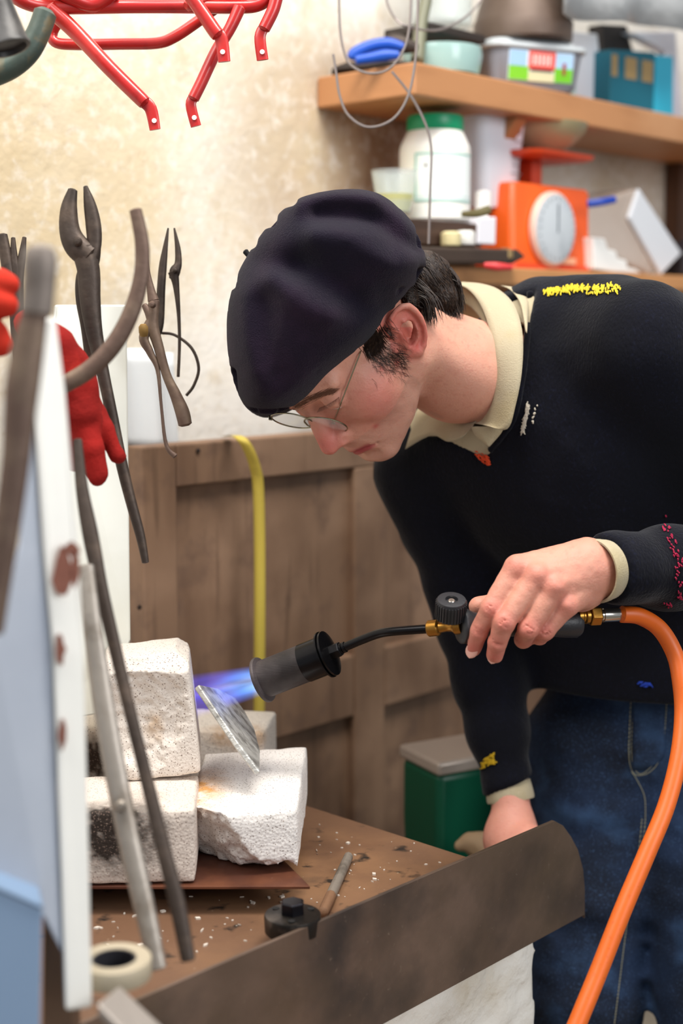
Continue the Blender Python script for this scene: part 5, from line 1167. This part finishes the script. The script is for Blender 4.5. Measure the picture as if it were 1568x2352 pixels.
# papers and boxes
def slab(name, label, cat, px, off, dep, col, th=None, group=None, bev=.002, **k):
    pts = [PB(x, y, bF+off) for x, y in px]; zmin = zs+.001
    o = MB().prism(pts, B*dep).build(name, mat(name, col, .6, **k), bevel=bev); tag(o, label, cat, group); return o
slab('paper_folder', 'white folder standing behind the margarine tub on the upper shelf', 'folder', [(1296, 70), (1372, 78), (1388, 236), (1272, 208), (1278, 170)], .075, .02, '#e9edf6', bump=[(20, .2)])
slab('green_jar', 'pale aqua glass peeping out between the tub and the white folder', 'jar', [(1272, 132), (1326, 140), (1322, 222), (1270, 210)], .055, .015, '#bfe0dc')
slab('dark_bag', 'black bag wedged between the white folder and the blue box', 'bag', [(1382, 55), (1440, 58), (1452, 110), (1462, 135), (1388, 140)], .125, .03, '#17110f', bump=[(40, .5)])
slab('brown_card', 'narrow brown card between the white folder and the blue box', 'card', [(1390, 200), (1412, 205), (1412, 244), (1386, 238)], .07, .02, '#8c6f62')
slab('paper_folder', 'white folder standing right of the blue box', 'folder', [(1446, 74), (1552, 72), (1568, 290), (1500, 268), (1530, 120)], .10, .02, '#dfe0ec')
ax0 = float(PB(1390, 180, bF+.04) @ A); ax1 = float(PB(1486, 180, bF+.04) @ A); ztb = float(PB(1486, 122, bF+.04)[2])
bb = thing('cardboard_box', 'teal blue carton with two tan panels and a bright cyan side on the upper shelf', 'box', AB((ax0+ax1)/2, bF+.08, zs+.001))
n_t = nrm(A*.62+B*.78); p0 = on(1500, 262, .03, zs)+Z*.001; wv = -nrm(A*.995+B*-.1)
lenL = abs(ax1-ax0)*.92
lf = [p0, p0+wv*lenL, p0+wv*lenL+Z*(ztb-zs-.01), p0+Z*(ztb-zs)]
MB().prism(lf, B*.07).build('body', mat('teal_card', '#0f6478', .5), bb, bevel=.0015)
cq = [p0+A*.002, p0+nrm(A*.9+B*.1)*.085, p0+nrm(A*.9+B*.1)*.078+Z*(ztb-zs+.004), p0+A*.002+Z*(ztb-zs-.004)]
MB().prism(cq, B*.05).build('side_panel', mat('cyan_card', '#26b5d6', .45, var=[(30, '#7fd6e6', .62, .7)]), bb, bevel=.001)
hb = ztb-zs
for k, (t0, t1) in enumerate(((.05, .30), (.42, .68), (.86, .98))):
    q = [p0+wv*lenL*t+Z*z-B*.0012 for t, z in ((t0, hb*.50), (t1, hb*.50), (t1, hb*.84), (t0, hb*.84))]
    MB().prism(q, B*.001).build('tan_panel', mat('tan_card', '#a58a5c', .6), bb)
# grey plastic sheet hanging across the top right
rows = [[PB(x, y+12*math.sin(x/37.), bF-.03)+B*.012*math.sin(x/23.+y/60.) for x in np.linspace(1285+(0 if y < 0 else 4), 1720, 26)] for y in (-200, -120, -40)]
rows.append([PB(x, 31+(x-1285)*.145+5*math.sin(x/41.), bF-.03)+B*.012*math.sin(x/23.) for x in np.linspace(1289, 1720, 26)])
gs = MB().grid(rows, B*.003).build('plastic_cover', mat('grey_film', '#bfc1c2', .3, bump=[(30, .5, 'n', .006)]), smooth='all', fix=True); tag(gs, 'crinkled grey plastic cover drooping over the right end of the upper shelf', 'plastic cover')

# ================================================================== lower shelf
z2 = zl
# white jar with green lid
zj = .075   # the jar stands on a wooden box
j0 = PB(1006, 490, bF+.03); jr = .0505; jcn = np.array([j0[0], j0[1], j0[2]-.012])+B*.03+A*.028
jh = float(PB(1010, 335, bF+.05)[2]-PB(1010, 490, bF+.05)[2])
jar = thing('plastic_jar', 'white plastic jar with green screw lid and a printed label', 'jar', jcn)
jr = 80/FPX*2.16
MB().lathe([(jr*.9, 0), (jr, .005), (jr, .104), (jr*.98, .112), (jr*.80, .132), (jr*.74, .136), (jr*.74, .140)], jcn, Z, 48).build('body', mat('jar_white', '#f3f1ea', .35, sss=.1), jar, smooth=True)
ld = MB().lathe([(jr*.78, .134), (jr*.80, .136), (jr*.80, .152), (jr*.77, .156), (.001, .157)], jcn, Z, 48).build('lid', mat('green_lid', '#0d9a68', .35, bump=[((300, 300, 1), .2)]), jar, smooth=True)
def jl(nm, col, a0, a1, z0, z1, l=.0006):
    n = 14; face = math.atan2(-jcn[1], -jcn[0]); rows = [[jcn+np.array([math.cos(face+math.radians(a0+(a1-a0)*i/n)), math.sin(face+math.radians(a0+(a1-a0)*i/n)), 0])*(jr+l)+Z*z for i in range(n+1)] for z in (z0, z1)]
    MB().grid(rows, Z*0+nrm(jcn*[-1, -1, 0])*-.0004).build(nm, mat(nm, col, .5), jar, fix=True)
jl('label', '#eef3f1', -32, 78, .030, .098); 
for q in ((-32, 78, .096, .0985), (-32, 78, .0290, .0315), (-33, -30, .030, .098)): jl('label_border', '#8fc4b8', *q, .0010)
jl('label_band', '#dfeeea', -28, 76, .036, .038, .0010)
for a_, c_1 in ((-14, '#c7504e'), (16, '#e8b9b0')):
    face = math.atan2(-jcn[1], -jcn[0])+math.radians(a_); dq = np.array([math.cos(face), math.sin(face), 0]); tq = np.cross(Z, dq); cc = jcn+dq*(jr+.0013)+Z*.080
    MB().tube([cc+Z*.008, cc+tq*.008, cc-Z*.008, cc-tq*.008], .0009, 6, closed=True).build('hazard_mark', mat('mark_red'+str(a_), c_1, .5), jar)
    MB().prism([cc+Z*.004, cc+tq*.0022, cc-Z*.003, cc-tq*.0022], -dq*.0005).build('hazard_symbol', mat('mark_blk', '#5c4444', .5) if a_ < 0 else mat('mark_pl', '#e3cbc4', .5), jar)
# beaker with yellow liquid
bk0 = np.array(PB(905, 492, bF+.06)); bt = thing('beaker', 'clear plastic beaker with yellow contents left of the white jar', 'beaker', bk0)
MB().lathe([(.020, 0), (.024, .002), (.034, .062), (.033, .062), (.023, .004), (.002, .003)], bk0, Z, 32).build('wall', M['glass'], bt, smooth=True)
MB().lathe([(.0215, .0), (.028, .024), (.001, .025)], bk0+Z*.004, Z, 28).build('contents', mat('yellow_fluid', '#d8cf33', .3), bt, smooth=True)
# wooden tray/box carrying both, brown
a_0 = float(PB(925, 530, bF+.01) @ A); a_1 = float(PB(1085, 530, bF+.01) @ A); ztr = jcn[2]-.001
tr_ = thing('wooden_crate', 'dark brown open wooden crate under the white jar on the lower shelf', 'crate', AB((a_0+a_1)/2, bF+.06, z2))
M['crate'] = mat('crate_wood', '#3f2b20', .6, bump=[((4, 4, 60), .3)], var=[((4, 4, 30), '#5a4032', .5, .7)])
a_0 -= .06
MB().abox(a_0, a_1+.012, bF+.002, bF+.012, z2+.028, ztr-.001).build('side', M['crate'], tr_, bevel=.001)
MB().abox(a_0, a_0+.01, bF+.0125, bF+.115, z2+.001, ztr-.001).build('side', M['crate'], tr_, bevel=.001)
MB().abox(a_1+.002, a_1+.012, bF+.0125, bF+.115, z2+.001, ztr-.001).build('side', M['crate'], tr_, bevel=.001)
MB().abox(a_0+.0105, a_1+.0015, bF+.0125, bF+.115, ztr-.009, ztr-.001).build('top', M['crate'], tr_, bevel=.001)
# dark tray in front with small clutter
tq_ = PB(1060, 590, bF-.02)
ty = thing('metal_tray', 'long dark flat metal tray overhanging the lower shelf edge', 'tray', tq_)
MB().prism([PB(955, 566, bF-.04), PB(1190, 572, bF-.04), PB(1210, 590, bF-.04), PB(1180, 606, bF-.04), PB(960, 606, bF-.04)], B*.036).build('body', mat('dark_tray', '#4a3b31', .45, .3, bump=[(60, .3)]), ty, bevel=.004)
for i, (x, y, r, h_, c1_, nm) in enumerate([(1035, 552, .014, .020, '#e0d2a0', 'cream'), (1068, 550, .014, .020, '#f2f0ea', 'white')]):
    q = PB(x, y+12, bF-.015); o = MB().lathe([(r, 0), (r*1.05, .002), (r*1.05, h_-.003), (r*.7, h_), (.001, h_)], q, Z, 20).build('small_pot', mat('pot'+nm, c1_, .4), smooth=True); tag(o, 'small %s pot in front of the brown crate' % nm, 'pot')
# curved leather strip and papers over the box edge
cs_ = ptube(MB(), [(1060, 492, 2.03, .004), (1095, 490, 2.02, .006), (1120, 482, 2.02, .0065), (1126, 480, 2.02, .005)], 5, 10, .3).build('bent_strip', mat('olive', '#5f5630', .6), smooth=True); tag(cs_, 'olive brown bent strip below the white jar', 'strip')
wb = MB().prism([PB(1098, 500, bF+.0), PB(1140, 498, bF+.0), PB(1138, 562, bF), PB(1096, 560, bF)], B*.05).build('white_carton', mat('carton', '#eceaf0', .6), bevel=.002); tag(wb, 'small white carton between the crate and the orange scale', 'carton')
wt = MB().lathe([(.013, 0), (.0155, .002), (.0155, .030), (.008, .034), (.008, .042), (.0125, .044), (.0135, .070), (.004, .073)], PB(1141, 548, bF+.0)+B*.02-RX*.006, Z, 24).build('white_bottle', mat('bottle_white', '#f0eee9', .3), smooth=True); tag(wt, 'small white bottle squeezed beside the orange scale', 'bottle')
# tall translucent measuring bucket
bkc = PB(1110, 480, bF+.085); hB_ = float(PB(1085, 262, bF+.09)[2]-bkc[2])
bu = thing('plastic_bucket', 'tall translucent white plastic bucket with printed scale behind the jar', 'bucket', bkc)
M['milk'] = mat('milky_plastic', '#f0f0f8', .35, alpha=.93)
tubmesh(bkc, [(.040, .034, .016, 0), (.043, .036, .018, .005), (.062, .044, .02, hB_)], (A, np.cross(Z, A), Z)).build('body', M['milk'], bu, smooth=True, fix=True)
tubmesh(bkc, [(.078, .052, .02, hB_-.002), (.080, .052, .02, hB_+.004), (.070, .046, .02, hB_+.0045)], (A, np.cross(Z, A), Z)).build('rim', M['milk'], bu, smooth=True, fix=True)
for k in range(9): 
    q = bkc+A*.030-np.cross(Z, A)*(.0385+.0009*k)+Z*(.03+k*hB_*.085); MB().box(q, (.008 if k % 2 else .013, .0004, .0007), (A, np.cross(Z, A), Z)).build('measure_mark', mat('mark_grey', '#a3a9ad', .6), bu)
# orange kitchen scale
M['orange'] = mat('orange_enamel', '#f06a1a', .4, var=[(3, '#e8591a', .4, .6)]); M['orange2'] = mat('orange_pan', '#d9481f', .4)
s1 = PB(1362, 626, bF+.015); s0 = PB(1168, 618, bF+.015); sa0 = float(s0 @ A); sa1 = float(s1 @ A); 
scx = (sa0+sa1)/2+.004; hS = float(PB(1345, 442, bF+.015)[2]-PB(1345, 626, bF+.015)[2]); zS = z2+.004
sc = thing('kitchen_scale', 'orange kitchen scale with round white dial and flat orange pan', 'scale', AB(scx, bF+.06, z2))
w2 = (sa1-sa0)/2*.93; 
o_ = tubmesh(AB(scx, bF+.062, zS), [(w2, .045, .010, 0), (w2, .045, .012, .006), (w2*.985, .043, .012, hS-.006), (w2*.95, .040, .012, hS)], (A, B, Z)).build('body', M['orange'], sc, smooth=True, fix=True)
tubmesh(AB(scx, bF+.062, z2+.001), [(w2*1.03, .050, .008, 0), (w2*1.03, .050, .010, .008)], (A, B, Z)).build('base', M['orange2'], sc, smooth=True, fix=True)
dcn = AB(scx-w2*.10, bF+.0175, zS+hS*.47); rD = hS*.43
dl_ = MB().lathe([(rD*.96, 0), (rD*1.06, .002), (rD*1.06, .008), (rD*.98, .012), (rD*.96, .008)], dcn, -B, 48).build('dial_rim', mat('dial_rim', '#e9c6b4', .4), sc, smooth=True)
MB().lathe([(rD*.97, .001), (rD*.97, .0125), (rD*.6, .0155), (.001, .016)], dcn, -B, 40).build('dial', mat('dial_face', '#cdd3d8', .15, coat=.8, var=[(12, '#9fa9b0', .5, .7)]), sc, smooth=True)
for k in range(24):
    t = 2*math.pi*k/24; e = A*math.cos(t)+Z*math.sin(t); MB().box(dcn-B*.0160+e*rD*.86, (rD*.05, .0003, .0006), (e, B, np.cross(e, B))).build('dial_tick', mat('tick', '#59626a', .5), dl_)
MB().box(dcn-B*.0168+Z*rD*.3, (.0012, .0004, rD*.4), (A, B, Z)).build('pointer', mat('pointer', '#5a646c', .4), sc)
zpn = float(PB(1240, 372, bF+.06)[2])
MB().box(AB(scx-.004, bF+.062, (zS+hS+zpn)/2), (.014, .014, (zpn-zS-hS)/2), (A, B, Z)).build('stem', M['orange2'], sc, bevel=.003)
tubmesh(AB(scx+.004, bF+.062, zpn), [(.078, .060, .02, 0), (.086, .068, .024, .003), (.088, .070, .024, .009), (.082, .064, .02, .0095)], (A, B, Z)).build('pan', M['orange2'], sc, smooth=True, fix=True)
MB().box(AB(scx+.02, bF+.0105, z2+.016), (.035, .0008, .005), (A, B, Z)).build('badge', mat('badge', '#f7b38c', .4), sc)
# bowl on the pan
bwc = AB(scx+.030, bF+.075, zpn+.0105)
bw_ = MB().lathe([(.030, 0), (.034, .002), (.060, .018), (.078, .036), (.084, .050), (.081, .050), (.056, .020), (.030, .006)], bwc, Z, 40).build('mixing_bowl', mat('bowl_pl', '#b3ac85', .3, alpha=.85, var=[(4, '#8b7f72', .45, .6)]), smooth=True); tag(bw_, 'shallow yellowish translucent bowl sitting on the orange pan under the upper shelf', 'bowl')
db = MB().lathe([(.020, 0), (.028, .004), (.034, .030), (.032, .030), (.02, .006)], AB(scx-.066, bF+.075, zpn+.0105), Z, 32).build('dark_cup', mat('dark_red_cup', '#3d1712', .5), smooth=True); tag(db, 'dark reddish brown dish beside the bowl on the orange pan', 'dish')
# transparent box with blue clip, tilted
M['clearp'] = mat('clear_plastic', '#e0cfc2', .18, alpha=.5, spec=.7); M['clearp2'] = mat('clear_rim', '#eceff5', .2, alpha=.85)
cbx = thing('clear_box', 'tilted clear plastic storage box with a blue clip right of the orange scale', 'box', PB(1460, 640, bF+.02))
def PL(x, y, b): q = PB(x, y, b); q[2] = max(q[2], zl+.0012); return q
q1, q2, q3, q4 = PB(1352, 470, bF+.03), PB(1462, 432, bF+.03), PB(1562, 580, bF+.03), PL(1490, 650, bF+.03); q5 = PB(1352, 560, bF+.03)
MB().prism([q5, q1, q2, q3, q4], B*.09).build('body', M['clearp'], cbx, bevel=.006, segs=3)
MB().prism([PB(1445, 500, bF+.022), PB(1468, 432, bF+.022), PL(1566, 582, bF+.022), PL(1518, 645, bF+.022)], B*.008).build('rim', M['clearp2'], cbx, bevel=.003)
ptube(MB(), [(1350, 468, 2.30, .0062), (1380, 464, 2.30, .0062), (1412, 458, 2.31, .0056)], 4, 10, .7).build('clip', mat('blue_clip', '#123a9c', .4), cbx, smooth=True)
# stepped white carton stack
ws = thing('foam_strip', 'white stepped block leaning at the foot of the clear box', 'block', PB(1400, 640, bF-.005))
ws.location = [float(c) for c in PB(1400, 642, bF-.0)]
MB().prism([PL(x+14, y, bF-.0) for x, y in ((1347, 545), (1375, 548), (1382, 572), (1400, 576), (1404, 592), (1424, 598), (1428, 614), (1446, 618), (1460, 640), (1395, 644), (1350, 618))], B*.026).build('steps', mat('foam', '#f4f2ee', .7), ws, bevel=.002)
# red clip and small white plug on the shelf
rc_ = ptube(MB(), [(1112, 609, 2.04, .004), (1140, 612, 2.04, .006), (1175, 614, 2.05, .004)], 4, 10, .7).build('red_clip', mat('red_pl', '#d33a3c', .4), smooth=True); tag(rc_, 'small red plastic clip on the lower shelf edge', 'clip')
wp = MB().lathe([(.007, 0), (.009, .002), (.009, .009), (.003, .012)], PB(1112, 606, bF-.015), Z, 16).build('white_plug', mat('wk', '#efe9e8', .4), smooth=True); tag(wp, 'small white plug beside the red clip', 'plug')
bc_ = MB().lathe([(.008, 0), (.012, .004), (.012, .014), (.006, .018)], PB(1160, 598, bF-.03), Z, 16).build('brass_ball', mat('bk2', '#a58a5e', .4, .5), smooth=True); tag(bc_, 'round brass coloured ball at the right end of the dark tray', 'ball')
dp = MB().prism([PL(1572, 575, bF+.02), PL(1630, 540, bF+.02), PL(1640, 650, bF+.02), PL(1572, 652, bF+.02)], B*.05).build('dark_case', mat('dark_case', '#26242a', .5), bevel=.006); tag(dp, 'dark case at the right end of the lower shelf', 'case')
# thin wires hanging in front of the shelf
M['wire2'] = mat('grey_wire', '#8d8380', .4, .6)
for pts, lab in (([(778, -40, 1.80), (780, 60, 1.80), (790, 120, 1.80), (806, 150, 1.80), (845, 168, 1.80), (890, 160, 1.80), (925, 118, 1.80), (940, 60, 1.80), (945, -40, 1.80)], 'inner loop of thin grey wire hanging before the shelf end'),
                 ([(765, 125, 1.76), (772, 170, 1.76), (780, 220, 1.76), (800, 265, 1.76), (845, 292, 1.76), (900, 275, 1.76), (935, 225, 1.76), (952, 150, 1.76), (958, 60, 1.76), (960, -40, 1.76)], 'outer wider loop of thin grey wire hanging below the shelf end'),
                 ([(900, 165, 1.78), (940, 215, 1.78), (975, 280, 1.78), (990, 340, 1.78), (988, 430, 1.78), (984, 560, 1.78)], 'thin straight wire hanging in front of the white jar'),
                 ([(880, -40, 1.9), (890, 10, 1.9), (910, 45, 1.9), (935, 60, 1.9), (1000, 70, 1.95), (1060, 45, 1.98), (1100, 5, 2.0), (1110, -40, 2.0)], 'curly wire coil at the top above the glass dish')):
    o = MB().tube([P(*q) for q in spline(pts, 6)], .0016, 6).build('hanging_wire', M['wire2'], smooth=True); tag(o, lab, 'wire')
